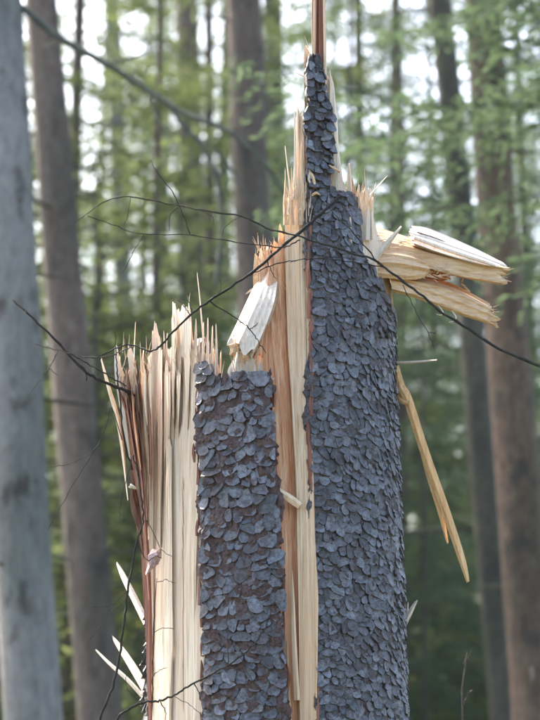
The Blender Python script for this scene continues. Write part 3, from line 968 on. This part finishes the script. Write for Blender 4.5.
# fine hair-like fibres on every torn edge: too thin to pick apart
VV, FF = [], []
hair = [(141, 222, 350, 380, -0.24, 35), (118, 145, 352, 400, -0.12, 22), (284, 310, 190, 225, -0.235, 40), (346, 374, 192, 215, -0.17, 40), (256, 284, 246, 280, -0.17, 40), (232, 262, 345, 378, -0.235, 40),
        (490, 504, 264, 282, -0.06, 10), (484, 495, 306, 323, -0.06, 10), (420, 450, 264, 280, -0.09, 30), (372, 410, 236, 260, -0.09, 30), (304, 312, 48, 160, -0.205, 20)]
for (x0, x1, y0, y1, yy, n) in hair:
    for i in range(n):
        px, py = srs.uniform(x0, x1), srs.uniform(y0, y1)
        side = yy == -0.06 or (yy == -0.09)
        L_ = srs.uniform(6, 22) * (0.5 if side else 1)
        dx_, dy_ = (L_, srs.uniform(-4, 4)) if side else (srs.uniform(-4, 4), -L_)
        cv = srs.uniform(-3, 3)
        pts = [W(px, py, yy), W(px + dx_ * .5 + cv * .3, py + dy_ * .5 + cv * .2, yy - 0.003), W(px + dx_ + cv, py + dy_ + cv * .4, yy - srs.uniform(0, 0.012))]
        v, f = tube_geo(pts, [0.0009, 0.0007, 0.0002], 4, 0, 0, len(VV))
        VV += v; FF += f
ho = part('torn_fibres', VV, FF, M['strip'], ROOT)
ho['kind'] = 'stuff'

# lower stem below the picture, down to the ground
V, Fc = [], []
seg, rows = 40, 24
z0 = zed(788)
for j in range(rows):
    t = j / (rows - 1)
    z = z0 * (1 - t) - 0.05 * t
    r = rpx(790) * (D - 0.05) / F * (1 + 0.35 * t ** 3) - 0.003
    for i in range(seg):
        a = 2 * math.pi * i / seg
        rr = r * (1 + 0.03 * float(vnoise(i * 0.8, j * 0.7, 4)) + 0.10 * t ** 3 * math.sin(a * 5))
        V.append((W(CX, 700, 0)[0] + rr * math.sin(a), -rr * math.cos(a), z))
for j in range(rows - 1):
    for i in range(seg):
        k = (i + 1) % seg
        Fc.append((j * seg + i, (j + 1) * seg + i, (j + 1) * seg + k, j * seg + k))
Fc.append(tuple(range(seg)))
part('lower_stem', V, Fc, M['bark'], ROOT, True)

# small things caught on the trunk
chip_v, chip_f = tube_geo([W(129, 487, -0.14), W(131, 487, -0.15), W(134, 488, -0.15), W(137, 489, -0.14)], [0.001, 0.0045, 0.0035, 0.001], 7, 0.8, 3)
part('wood_chip', chip_v, chip_f, M['white'], ROOT, True)


def dead_leaf():
    pts = [(146, 574), (150, 568), (153, 560), (157, 552), (160, 549)]
    wd = [1, 5, 9, 8, 2]
    V, Fc = [], []
    for i, (p, w_) in enumerate(zip(pts, wd)):
        for k, s in enumerate((-1, -0.3, 0.4, 1)):
            V.append(W(p[0] + s * w_ * 0.6, p[1] + s * w_ * 0.35 + 1.5 * math.sin(i * 2 + k), -0.19 - 0.012 * (1 - s * s) - 0.01 * math.sin(i * 1.3 + k)))
    for i in range(4):
        for k in range(3):
            a = i * 4 + k
            Fc.append((a, a + 1, a + 5, a + 4))
    n = len(V)
    V += [(v[0], v[1] + 0.0012, v[2]) for v in V]
    Fc += [tuple(n + q for q in reversed(f)) for f in Fc]
    m, nt, b = new_mat('dry_leaf')
    nz = obj_noise(nt, (1, 1, 1), 160, 4)
    r = ramp(nt, [(0.35, (0.28, 0.16, 0.13)), (0.65, (0.55, 0.38, 0.33))])
    nt.links.new(nz.outputs['Fac'], r.inputs[0]); nt.links.new(r.outputs[0], b.inputs['Base Color'])
    b.inputs['Roughness'].default_value = 0.6
    o = part('dry_leaf', V, Fc, m)
    tag(o, 'curled pinkish dry leaf caught on the left edge of the broken trunk', 'leaf')


dead_leaf()

# ------------------------------------------------------------ thin sharp twigs in front of the trunk
YT = -0.32
b1 = twig('stem', [(341, 196), (325, 210), (300, 232), (270, 257), (247, 276), (215, 297), (199, 308), (175, 330), (160, 346), (150, 351), (132, 345), (115, 349), (98, 357)],
          [-0.262, -0.275, -0.29, -0.30, -0.30, -0.30, -0.30, -0.30, -0.29, -0.28, -0.26, -0.25, -0.25], 2.3, 0.7, M['twig'], None, 70, 0.3, 3)
b1.name = 'dead_branch'
tag(b1, 'dark bare broken branch slanting up across the trunk to a blunt tip on its bark', 'branch')
twig('side_twig', [(209, 301), (225, 311), (240, 321), (250, 329), (258, 341), (266, 353)], -0.30, 0.9, 0.5, M['twig'], b1, seed=4)
twig('side_twig', [(250, 329), (254, 327), (258, 323)], -0.30, 0.6, 0.4, M['twig'], b1, seed=5)
twig('side_twig', [(247, 276), (263, 269), (283, 262), (310, 259), (335, 257), (352, 258)], -0.285, 0.9, 0.4, M['twig'], b1, seed=6)
twig('side_twig', [(267, 259), (271, 270), (276, 279)], -0.30, 0.7, 0.4, M['twig'], b1, seed=7)
twig('side_twig', [(218, 296), (221, 285), (219, 280)], -0.30, 0.6, 0.35, M['twig'], b1, seed=8)
twig('side_twig', [(192, 313), (189, 302), (188, 292)], -0.30, 0.7, 0.35, M['twig'], b1, seed=9)
twig('side_twig', [(190, 315), (184, 306), (178, 300)], -0.30, 0.7, 0.35, M['twig'], b1, seed=10)

sap_x, _, _ = W(592, 400, -0.3)
SAP = thing('bare_sapling', 'long thin bare olive twig reaching across the whole trunk from the right edge', 'sapling', (sap_x, -0.3, 0))
V, Fc = tube_geo([(sap_x, -0.3, 0), (sap_x + 0.02, -0.3, 0.7), (sap_x - 0.01, -0.31, 1.5), W(594, 420, -0.3), W(590, 300, -0.3), W(600, 180, -0.3)], [0.011, 0.010, 0.009, 0.007, 0.005, 0.002], 8, 0.1)
part('stem', V, Fc, M['twig_green'], SAP, True)
t2 = twig('branch', [(592, 392), (545, 368), (500, 350), (470, 330), (440, 311), (415, 290), (390, 272), (372, 259), (351, 253), (320, 243), (296, 236), (270, 229), (240, 216), (200, 210), (165, 203), (130, 197), (108, 200), (92, 210), (76, 222)],
          [-0.3] * 5 + [-0.3, -0.3, -0.3, -0.3, -0.31, -0.32, -0.33] + [-0.34] * 7, 2.0, 0.55, M['twig_green'], SAP, 90, 0.25, 12)
t3 = [(275, 247), (230, 241), (190, 235), (143, 234), (110, 224), (88, 216)]
twig('twig', [(300, 240), (288, 246)] + t3, -0.33, 0.9, 0.5, M['twig'], t2, seed=13)
for i, (pp, r) in enumerate([([(190, 234), (175, 196), (162, 179), (150, 160)], 0.7), ([(144, 235), (133, 252), (123, 273)], 0.5), ([(178, 207), (170, 216), (169, 231)], 0.6),
                             ([(200, 210), (212, 216), (214, 224)], 0.4), ([(403, 285), (417, 314), (428, 332), (435, 352)], 0.6), ([(428, 332), (434, 333), (437, 330)], 0.4), ([(378, 262), (355, 235), (338, 218), (330, 209)], 0.9),
                             ([(330, 247), (322, 262)], 0.4), ([(130, 197), (128, 215), (124, 226)], 0.4), ([(240, 216), (226, 226), (222, 236)], 0.5), ([(385, 268), (350, 262), (310, 258), (290, 263)], 0.6)]):
    twig('twig', pp, -0.31, r, 0.35, M['twig'], t2, seed=20 + i)

b3 = twig('dead_branch', [(14, 301), (35, 320), (58, 343), (85, 371), (103, 381), (122, 389), (134, 396)], [-0.2, -0.2, -0.19, -0.18, -0.17, -0.15, -0.12], 1.3, 2.3, M['twig'], None, 36, 0.3, 40)
tag(b3, 'dark bare stick with pale snapped end poking out left of the frayed splinters', 'branch')
twig('broken_tip', [(13, 300), (20, 306), (27, 312)], -0.203, 1.0, 1.5, M['twig_pale'], b3, seed=41)
twig('side_twig', [(62, 349), (85, 362), (105, 374), (126, 386)], -0.18, 0.7, 1.0, M['twig'], b3, seed=42)
twig('side_twig', [(86, 372), (87, 378), (86, 381)], -0.18, 0.9, 0.5, M['twig'], b3, seed=43)
b4 = twig('dead_twig', [(35, 344), (62, 351), (85, 357), (110, 356), (125, 349), (134, 347)], [-0.22, -0.22, -0.22, -0.22, -0.2, -0.13], 0.6, 0.9, M['twig_pale'], None, 30, 0.25, 44)
tag(b4, 'hair-thin grey twig running level above the dark stick at the left', 'twig')
twig('side_twig', [(58, 350), (49, 368), (40, 380), (26, 399)], -0.22, 0.7, 0.4, M['twig_pale'], b4, seed=45)
twig('side_twig', [(49, 368), (55, 373), (59, 375)], -0.22, 0.5, 0.35, M['twig_pale'], b4, seed=46)
b5 = twig('dead_twig', [(115, 332), (116, 350), (117, 372), (120, 400), (124, 440), (132, 470)], [-0.13, -0.13, -0.13, -0.125, -0.115, -0.10], 0.5, 1.2, M['twig'], None, 30, 0.3, 47)
tag(b5, 'dark upright twig among the white frayed slats at the trunk edge', 'twig')

SHRUB = thing('bare_shrub', 'bare thin dark shrub with curved stems at the foot of the trunk, lower left', 'shrub', (W(92, 720, -0.3)[0], -0.3, 0))
sx = W(92, 720, -0.3)[0]


def shrub_stem(pp, y, r0, r1, seed):
    """stem through pixels, first led up from the root"""
    d_ = pp[0][0] - pp[1][0]
    lead = [(pp[0][0] + d_ * 0.25, 752), (pp[0][0] + d_ * 0.4, 800), (pp[0][0] + d_ * 0.45, 880)]
    b = Vector(W(lead[2][0], lead[2][1], y)); a = Vector((sx, -0.3, 0.0))
    mid = [a + (b - a) * t for t in (0, 0.2, 0.4, 0.6, 0.8, 0.92)]
    cs = catmull([tuple(m) for m in mid] + [W(p[0], p[1], y) for p in lead[::-1]] + [W(p[0], p[1], y) for p in pp], 60 + 7 * len(pp))
    n = len(cs)
    rs = np.random.RandomState(seed)
    cs = [tuple(np.array(c) + rs.uniform(-0.0016, 0.0016, 3)) for c in cs]
    rad = [(r0 + (r1 - r0) * i / (n - 1)) * PXM for i in range(n)]
    V, Fc = tube_geo(cs, rad, 6, 0.2, seed)
    return part('stem', V, Fc, M['twig_green'] if seed % 2 else M['twig'], SHRUB, True)


s1 = shrub_stem([(100, 719), (114, 682), (124, 625), (128, 590), (136, 546), (143, 520), (139, 480), (133, 455)], -0.30, 2.3, 0.8, 61)
s2 = shrub_stem([(117, 719), (141, 703), (160, 701), (180, 692), (197, 681), (232, 663), (252, 646), (264, 630), (271, 612)], -0.30, 2.2, 0.6, 63)
for i, (pp, r, par) in enumerate([([(137, 545), (148, 560), (156, 556), (162, 558)], 0.6, s1), ([(128, 590), (112, 604), (100, 607), (92, 607)], 0.5, s1), ([(126, 600), (108, 615), (98, 628), (90, 640)], 0.45, s1),
                                  ([(136, 546), (146, 520), (160, 548), (172, 557)], 0.5, s1), ([(122, 440), (112, 408), (104, 432), (97, 446), (75, 462), (50, 467)], 0.7, s1), ([(97, 446), (70, 490), (56, 515), (48, 530)], 0.45, s1),
                                  ([(133, 455), (121, 500), (120, 520)], 0.6, s1), ([(160, 701), (165, 710), (166, 722)], 0.8, s2), ([(152, 701), (153, 660), (154, 625), (157, 578)], 0.8, s2),
                                  ([(157, 582), (166, 580), (175, 583)], 0.5, s2), ([(154, 632), (163, 628), (174, 629)], 0.5, s2), ([(153, 676), (160, 670), (167, 668)], 0.5, s2), ([(173, 696), (190, 705), (205, 718)], 0.4, s2),
                                  ([(193, 683), (199, 692), (200, 700)], 0.8, s2), ([(240, 657), (252, 680), (272, 705), (290, 716)], 0.4, s2), ([(228, 664), (228, 640), (226, 620)], 0.6, s2), ([(143, 703), (128, 690), (126, 672)], 0.5, s2)]):
    twig('twig', pp, -0.305, r, 0.35, M['twig'], par, seed=70 + i)
stx = W(463, 720, 0.5)
ST = thing('dry_stalk', 'thin dry forked stalk standing at the lower right', 'stalk', (stx[0], 0.5, 0))
V, Fc = tube_geo([(stx[0], 0.5, 0), (stx[0] + 0.01, 0.5, 0.9), stx, W(462, 690, 0.5), W(467, 652, 0.5)], [0.004, 0.003, 0.0022, 0.002, 0.001], 6)
part('stem', V, Fc, M['twig_pale'], ST, True)
for pp in ([(463, 706), (468, 694), (472, 690)], [(463, 664), (470, 654), (471, 650)]):
    twig('twig', pp, 0.5, 0.8, 0.8, M['twig_pale'], ST, seed=95)

# ------------------------------------------------------------ foliage builders
def foliage_mesh(name, C, A, Nn, L, Wd, mat):
    """diamond leaves at C along A with normals Nn"""
    S = np.cross(A, Nn)
    S /= np.maximum(1e-6, np.linalg.norm(S, axis=1))[:, None]
    L = L[:, None]; Wd = Wd[:, None]
    V = np.stack([C - A * L * 0.5, C + S * Wd * 0.5, C + A * L * 0.5, C - S * Wd * 0.5], axis=1).reshape(-1, 3)
    n = len(C)
    me = bpy.data.meshes.new(name)
    me.vertices.add(4 * n)
    me.vertices.foreach_set('co', V.astype(np.float32).ravel())
    me.loops.add(4 * n)
    me.loops.foreach_set('vertex_index', np.arange(4 * n, dtype=np.int32))
    me.polygons.add(n)
    me.polygons.foreach_set('loop_start', np.arange(0, 4 * n, 4, dtype=np.int32))
    me.polygons.foreach_set('loop_total', np.full(n, 4, dtype=np.int32))
    me.materials.append(mat)
    me.update(calc_edges=True)
    return me


def unit(a):
    return a / np.maximum(1e-6, np.linalg.norm(a, axis=-1, keepdims=True))


def bough(rs, o, az, L, droop, C, A, L_, W_, tubes, dens=1.0):
    """one spruce bough: stem, laterals, needle tufts"""
    d = np.array([math.cos(az), math.sin(az), 0.0]); sd_ = np.array([-d[1], d[0], 0])
    ns = max(4, int(L / 0.09 * dens))
    f = lambda s: o + d * L * s + np.array([0, 0, 1.0]) * L * (-droop * s + 0.75 * droop * s * s)
    tubes.append(([f(s) for s in (0, 0.3, 0.6, 1.0)], 0.006 + 0.005 * L / 2))
    for s in np.linspace(0.16, 1, ns):
        p = f(s)
        for sg in (-1, 1):
            ll = (0.42 * L * (1 - s) ** 0.7 + 0.10) * rs.uniform(0.6, 1.1)
            dirv = unit(d * rs.uniform(0.4, 0.9) + sd_ * sg * rs.uniform(0.7, 1.0) + np.array([0, 0, rs.uniform(-0.55, 0.0)]))
            nt_ = max(3, int(ll / 0.026 * dens))
            t = (np.arange(nt_) + rs.rand(nt_)) / nt_
            c = p + dirv * (ll * t)[:, None] + np.stack([rs.normal(0, .012, nt_), rs.normal(0, .012, nt_), -0.25 * ll * t * t + rs.normal(0, .012, nt_)], 1)
            a = unit(dirv + rs.normal(0, 0.40, (nt_, 3)))
            C.append(c); A.append(a)
            L_.append(rs.uniform(0.05, 0.10, nt_)); W_.append(rs.uniform(0.012, 0.028, nt_))


def merge_tubes(tubes, seg=4):
    V, Fc = [], []
    for pts, r in tubes:
        n = len(pts)
        v, f = tube_geo(pts, [r * (1 - 0.8 * i / (n - 1)) for i in range(n)], seg, 0, 0, len(V))
        V += v; Fc += f
    return V, Fc


def spruce_proto(seed, H, z_low, Lmax, nb, mat, dens=1.0, dead=14, r0=0.14):
    rs = np.random.RandomState(seed)
    C, A, L_, W_, tubes, dtub = [], [], [], [], [], []
    for i in range(nb):
        t = (i + rs.rand()) / nb
        z = z_low + (H - z_low) * t ** 1.05
        L = Lmax * (1 - t) ** 0.75 * rs.uniform(0.65, 1.1) + 0.25
        bough(rs, np.array([0, 0, z]), rs.rand() * 6.283, L, rs.uniform(0.25, 0.6), C, A, L_, W_, tubes, dens)
    for i in range(dead):
        az = rs.rand() * 6.283; z = rs.uniform(0.8, z_low + 1.0); L = rs.uniform(0.3, 1.2)
        d = np.array([math.cos(az), math.sin(az), 0])
        dtub.append(([np.array([0, 0, z]), np.array([0, 0, z]) + d * L * .5 + np.array([0, 0, -.05]), np.array([0, 0, z]) + d * L + np.array([0, 0, rs.uniform(-.3, .05)])], 0.008))
    C = np.concatenate(C); A = np.concatenate(A)
    Nn = unit(np.array([0, 0, 1.0]) + rs.normal(0, 0.55, C.shape))
    crown = foliage_mesh('crown', C, A, Nn, np.concatenate(L_), np.concatenate(W_), mat)
    V, Fc = merge_tubes(tubes)
    boughs = mesh_data('boughs', V, Fc, M['trunk_dark'])
    V, Fc = merge_tubes(dtub)
    deadb = mesh_data('dead_branches', V, Fc, M['trunk_dark'])
    pts = [(0.03 * math.sin(z * .7 + seed), 0.03 * math.cos(z * .5), z) for z in np.linspace(-0.3, H, 16)]
    V, Fc = tube_geo(pts, list(np.linspace(r0, 0.015, 16)), 14, 0.05, seed)
    trunk = mesh_data('trunk', V, Fc, M['trunk_brown'] if seed % 2 else M['trunk_dark'], True)
    return dict(trunk=trunk, boughs=boughs, crown=crown, dead_branches=deadb)


def place_tree(proto, loc, rz, s, label, cat, group=None, name='spruce_tree'):
    t = thing(name, label, cat, loc, group)
    t.rotation_euler = (0, 0, rz)
    t.scale = (s, s, s)
    for k, me in proto.items():
        o = bpy.data.objects.new(k, me)
        COL.objects.link(o)
        o.parent = t
        if k != 'trunk':
            o['kind'] = 'stuff'       # needles, leaves and fine branches nobody could count
    return t


def leafy_proto(seed, H, nb, spread, mat, z_low=0.15, leaf=(0.035, 0.065), per=26, stems=1, r0=0.035, layered=True):
    """broad-leaved sapling or bush: stems, branches in flat sprays, oval leaves"""
    rs = np.random.RandomState(seed)
    C, A, L_, W_, tubes = [], [], [], [], []
    for k in range(stems):
        az = rs.rand() * 6.283; lean = rs.uniform(0.05, 0.25) if stems > 1 else 0.04
        top = np.array([math.cos(az) * lean * H, math.sin(az) * lean * H, H * rs.uniform(0.8, 1.0)])
        stem = [np.array([0, 0, -0.1]), top * 0.35 + rs.normal(0, .04, 3), top * 0.7 + rs.normal(0, .04, 3), top]
        tubes.append((stem, r0))
        for i in range(nb // stems):
            t = z_low + (1 - z_low) * (i + rs.rand()) / (nb // stems)
            p = top * t
            az = rs.rand() * 6.283
            L = spread * (1.15 - 0.75 * t) * rs.uniform(0.6, 1.1)
            d = np.array([math.cos(az), math.sin(az), rs.uniform(-0.05, 0.35)])
            tubes.append(([p, p + d * L * .5, p + d * L + np.array([0, 0, -0.06 * L])], r0 * 0.3))
            sd_ = np.array([-d[1], d[0], 0])
            n = int(per * L / 0.5)
            s = rs.uniform(0.2, 1.0, n)
            wv = (1.05 - s * 0.8) * 0.35 * L
            c = p + d * (L * s)[:, None] + sd_ * (rs.uniform(-1, 1, n) * wv)[:, None] + np.array([0, 0, 1.0]) * rs.normal(-0.02, 0.035, n)[:, None]
            C.append(c)
            A.append(unit(d + rs.normal(0, 0.6, (n, 3)) * np.array([1, 1, 0.4])))
            L_.append(rs.uniform(leaf[0], leaf[1], n)); W_.append(rs.uniform(leaf[0], leaf[1], n) * 0.6)
    C = np.concatenate(C); A = np.concatenate(A)
    Nn = unit(np.array([0, 0, 1.0]) + rs.normal(0, 0.45, C.shape))
    crown = foliage_mesh('crown', C, A, Nn, np.concatenate(L_), np.concatenate(W_), mat)
    V, Fc = merge_tubes(tubes, 5)
    return dict(crown=crown, stems=mesh_data('stems', V, Fc, M['trunk_dark']))


# ------------------------------------------------------------ the trunks one can tell apart behind
def trunk_tree(label, mat, y, px_top, px_bot, w_top, w_bot, name='spruce_tree', H=17.0, limbs=(), stubs=14, seed=0, crown=None):
    """straight trunk through pixels (px_top, 0) and (px_bot, 720) at depth y, down to the ground and up into its crown"""
    a = Vector(W(px_bot, 720, y)); b = Vector(W(px_top, 0, y))
    k = (b - a) / (b.z - a.z)
    gz = ground_z(0, y)
    base = a + k * (gz - a.z)
    t = thing(name, label, 'tree', tuple(base))
    dep = (y + D) / F
    zs = np.concatenate([np.linspace(gz - 0.2, gz + 7, 34), np.linspace(gz + 7.5, gz + H, 10)])
    pts, rad = [], []
    for z in zs:
        p = a + k * (z - a.z)
        q = (z - a.z) / (b.z - a.z)
        ww = w_bot + (w_top - w_bot) * q if q < 1 else max(0.2, w_top * (1 - (z - b.z) / (gz + H - b.z)))
        ww = min(ww, w_bot * 1.15)
        wob = 0.012
        pts.append(p + Vector((wob * float(vnoise(z * 0.9, seed + .5, seed)), wob * float(vnoise(z * .8, 9.5, seed)), 0)))
        flare = 1 + 0.5 * math.exp(-(z - gz) * 3)
        rad.append(max(0.01, ww * dep / 2 * flare))
    V, Fc = tube_geo(pts, rad, 26, 0.05, seed)
    part('trunk', V, Fc, mat, t, True)
    rs = np.random.RandomState(seed)
    for i in range(stubs):
        z = a.z + (b.z - a.z) * rs.uniform(0, 1)
        p = a + k * (z - a.z)
        az = rs.uniform(0, 6.283)
        L = rs.choice([0.2, 0.26, 0.3, 0.5, 1.1])
        d = Vector((math.cos(az), math.sin(az) * 0.7, rs.uniform(-0.3, 0.15)))
        V, Fc = tube_geo([p, p + d * L * .5, p + d * L + Vector((0, 0, rs.uniform(-.1, .1) * L))], [0.014, 0.009, 0.003], 6, 0.2, i)
        part('dead_branch', V, Fc, M['trunk_dark'], t, True)
    for li, (pp, r0, r1) in enumerate(limbs):
        ys = [y - 0.02 * i for i in range(len(pp))]
        cs = catmull([(p[0], p[1], q) for p, q in zip(pp, ys)], 8 * len(pp))
        wp = [W(*c) for c in cs]
        n = len(wp)
        V, Fc = tube_geo(wp, [(r0 + (r1 - r0) * i / (n - 1)) * dep / 2 for i in range(n)], 8, 0.12, li + 3)
        part('limb', V, Fc, M['limb'], t, True)
    if crown:
        top = a + k * (gz - a.z)
        for nm in ('boughs', 'crown'):
            o = bpy.data.objects.new(nm, crown[nm])
            COL.objects.link(o)
            o.parent = t
            tilt = Vector((0, 0, 1)).rotation_difference(k.normalized()).to_euler()
            o.rotation_euler = tilt
            o.scale = (0.8, 0.8, H / 17.0)
            o['kind'] = 'stuff'
    return t


high = spruce_proto(91, 17.0, 9.5, 1.9, 40, M['needle'], 0.55, 0)
trunk_tree('pale grey straight tree trunk cut off by the left edge of the picture', M['trunk_grey'], 5.4, -5, 33, 52, 58, 'grey_tree', 17,
           limbs=[([(14, 2), (30, 14), (60, 38), (110, 66), (150, 92), (185, 114), (222, 128), (252, 150), (280, 186), (300, 215)], 9, 3.5),
                  ([(168, 102), (185, 128), (205, 150), (218, 185), (222, 230), (215, 290)], 6, 4),
                  ([(108, 64), (140, 55), (165, 42)], 4, 1.5), ([(150, 92), (158, 120), (172, 135)], 4, 1.5), ([(205, 140), (228, 165), (250, 195), (270, 215)], 4, 2),
                  ([(45, 28), (62, 36), (40, 50)], 2.5, 1.5), ([(130, 80), (138, 66), (146, 60)], 2.5, 1)], stubs=8, seed=2, crown=high)
trunk_tree('dark brown spruce trunk just right of the pale grey trunk', M['trunk_brown'], 9.5, 42, 101, 34, 46, seed=3, crown=high)
trunk_tree('grey trunk with sunlit left side rising behind the torn splinters in the middle', M['trunk_brown'], 10.0, 243, 275, 36, 40, 'grey_tree', seed=4, crown=high)
trunk_tree('stout reddish brown spruce trunk near the right edge', M['trunk_red'], 8.0, 482, 536, 37, 48, seed=5, stubs=18, crown=high)
trunk_tree('slim dark trunk just left of the stout reddish trunk', M['trunk_dark'], 9.6, 440, 506, 24, 28, seed=6, stubs=14, crown=high)
trunk_tree('faint grey trunk behind the drooping limb, upper left of the middle', M['trunk_brown'], 19.0, 186, 205, 24, 28, seed=7, crown=high)
trunk_tree('thin pale trunk between the dark brown trunk and the drooping limb', M['trunk_grey'], 24.0, 112, 140, 16, 20, 'grey_tree', seed=8, crown=high)
trunk_tree('dim trunk seen between the middle grey trunk and the tall spike', M['trunk_dark'], 22.0, 272, 296, 20, 22, seed=9, crown=high)

# ------------------------------------------------------------ wood behind
SPR = [spruce_proto(11, 15, 0.8, 2.3, 110, M['needle'], 0.95, 20, 0.11), spruce_proto(12, 18, 1.4, 2.6, 120, M['needle_blue'], 0.95, 20, 0.12), spruce_proto(13, 12, 0.6, 2.1, 96, M['needle_blue'], 1.0, 8, 0.09)]
rnd = random.Random(41)
far_label = 'blurred green spruce of the background wood'
spots = []


def far_spruce(px, y, k, s, label=None, group='spruces of the background wood'):
    x = W(px, 360, y)[0]
    place_tree(SPR[k], (x, y, ground_z(x, y)), rnd.uniform(0, 6.28), s, label or far_label, 'tree', group)


for i in range(19):
    far_spruce(-60 + 660 * (i + rnd.uniform(0.1, 0.9)) / 19, rnd.uniform(19, 32), rnd.randrange(3), rnd.uniform(0.8, 1.1))
for i in range(28):
    far_spruce(-60 + 660 * (i + rnd.uniform(0.1, 0.9)) / 28, rnd.uniform(36, 60), rnd.randrange(3), rnd.uniform(0.85, 1.2))
# the wood goes on to both sides
for i in range(30):
    px = rnd.uniform(-900, -80) if i % 2 else rnd.uniform(640, 1500)
    far_spruce(px, rnd.uniform(13, 55), rnd.randrange(3), rnd.uniform(0.85, 1.2))
# nearer ones that reach in from the right and the top
place_tree(spruce_proto(16, 15, 4.3, 2.2, 60, M['needle_blue'], 1.1, 6, 0.10), (W(650, 360, 6.4)[0], 6.4, 0), 1.0, 1.0, 'dark drooping spruce boughs entering at the upper right corner', 'tree')
place_tree(SPR[0], (W(400, 360, 17)[0], 17, 0), 2.2, 0.9, 'blue green spruce standing behind the wrenched-out planks', 'tree')

NEAR = spruce_proto(14, 9.0, 0.9, 1.9, 70, M['needle_blue'], 1.1, 30, 0.06)
NEARG = spruce_proto(15, 10.0, 1.2, 1.9, 70, M['needle'], 1.1, 30, 0.06)
for (px, y, pr, s, lab) in [(352, 15.0, NEAR, 1.0, 'blue green young spruce directly behind the tall bark tongue'), (570, 15.0, NEAR, 1.1, 'young spruce spreading in from the right edge'),
                            (158, 13.5, NEARG, 1.0, 'green young spruce below the drooping limb on the left'), (76, 14.0, NEARG, 1.4, 'young spruce showing on both sides of the dark brown trunk at the left'),
                            (420, 12.5, NEAR, 0.62, 'small young spruce behind the dangling golden splinter'), (205, 16.0, NEARG, 1.35, 'tall young spruce behind the middle grey trunk')]:
    x = W(px, 360, y)[0]
    place_tree(pr, (x, y, ground_z(x, y)), rnd.uniform(0, 6.28), s, lab, 'tree')

BEECH = [leafy_proto(31, 4.2, 46, 1.5, M['leaf'], 0.25, per=34), leafy_proto(32, 3.2, 40, 1.2, M['leaf'], 0.2, per=30)]
for (px, y, k, s, lab) in [(118, 11.5, 0, 1.45, 'bright yellow green sapling right of the dark brown trunk'), (205, 13, 0, 1.5, 'leafy sapling glowing between the drooping limb and the left torn wood'),
                           (165, 16, 1, 2.1, 'pale green sapling behind the left torn wood top'), (455, 13.5, 1, 1.1, 'yellow green sapling low down right of the broken trunk'), (425, 20, 0, 1.0, 'dim leafy sapling seen beyond the dangling golden splinter')]:
    x = W(px, 360, y)[0]
    place_tree(BEECH[k], (x, y, ground_z(x, y)), rnd.uniform(0, 6.28), s, lab, 'sapling', None, 'leafy_sapling')
BUSH = [leafy_proto(41, 1.9, 60, 0.9, M['fern'], 0.1, per=30, stems=5, r0=0.016), leafy_proto(42, 2.4, 60, 1.0, M['fern'], 0.1, per=30, stems=5, r0=0.016)]
for i in range(16):
    y = rnd.uniform(12, 30)
    px = -20 + 580 * (i + rnd.random()) / 16
    x = W(px, 360, y)[0]
    place_tree(BUSH[i % 2], (x, y, ground_z(x, y)), rnd.uniform(0, 6.28), rnd.uniform(0.9, 1.4), 'blurred leafy bush of the undergrowth low in the background', 'bush', 'undergrowth bushes', 'leafy_bush')

# far wood that reads as one mass
rs = np.random.RandomState(77)
n = 110000
cl = 800
cc = np.stack([rs.uniform(-75, 75, cl), rs.uniform(66, 84, cl), np.zeros(cl)], 1)
top = rs.uniform(8, 15, cl)
idx = rs.randint(0, cl, n)
h = rs.rand(n) ** 1.1
rad = 2.2 * (1 - h) + 0.2
an = rs.rand(n) * 6.283
rr = np.sqrt(rs.rand(n)) * rad
C = cc[idx] + np.stack([np.cos(an) * rr, np.sin(an) * rr, h * top[idx]], 1)
C[:, 2] += np.array([ground_z(0, yy) for yy in C[:, 1]])
A = unit(np.stack([np.cos(an), np.sin(an), rs.uniform(-.6, .1, n)], 1))
Nn = unit(np.array([0, 0, 1.0]) + rs.normal(0, 0.5, C.shape))
fw = link('distant_wood', foliage_mesh('distant_wood', C, A, Nn, rs.uniform(0.25, 0.5, n), rs.uniform(0.10, 0.22, n), M['needle_blue']))
fw['kind'] = 'stuff'
tag(fw, 'far off spruce wood closing the view at the back', 'wood')

# ------------------------------------------------------------ hazy air between the trees
hv = [(x, y, z) for z in (-1.6, 40.0) for y in (-70.0, 620.0) for x in (-410.0, 410.0)]
hf_ = [(0, 2, 3, 1), (4, 5, 7, 6), (0, 1, 5, 4), (2, 6, 7, 3), (0, 4, 6, 2), (1, 3, 7, 5)]
hm = bpy.data.materials.new('thin_haze')
hm.use_nodes = True
hn = hm.node_tree
hn.nodes.remove(hn.nodes['Principled BSDF'])
pv = hn.nodes.new('ShaderNodeVolumePrincipled')
pv.inputs['Color'].default_value = (0.93, 0.95, 1.0, 1)
pv.inputs['Density'].default_value = 0.0002
pv.inputs['Anisotropy'].default_value = 0.3
hn.links.new(pv.outputs[0], hn.nodes['Material Output'].inputs['Volume'])
hz = part('haze', hv, hf_, hm)
hz['kind'] = 'stuff'
tag(hz, 'thin pale haze hanging among the trees', 'haze')
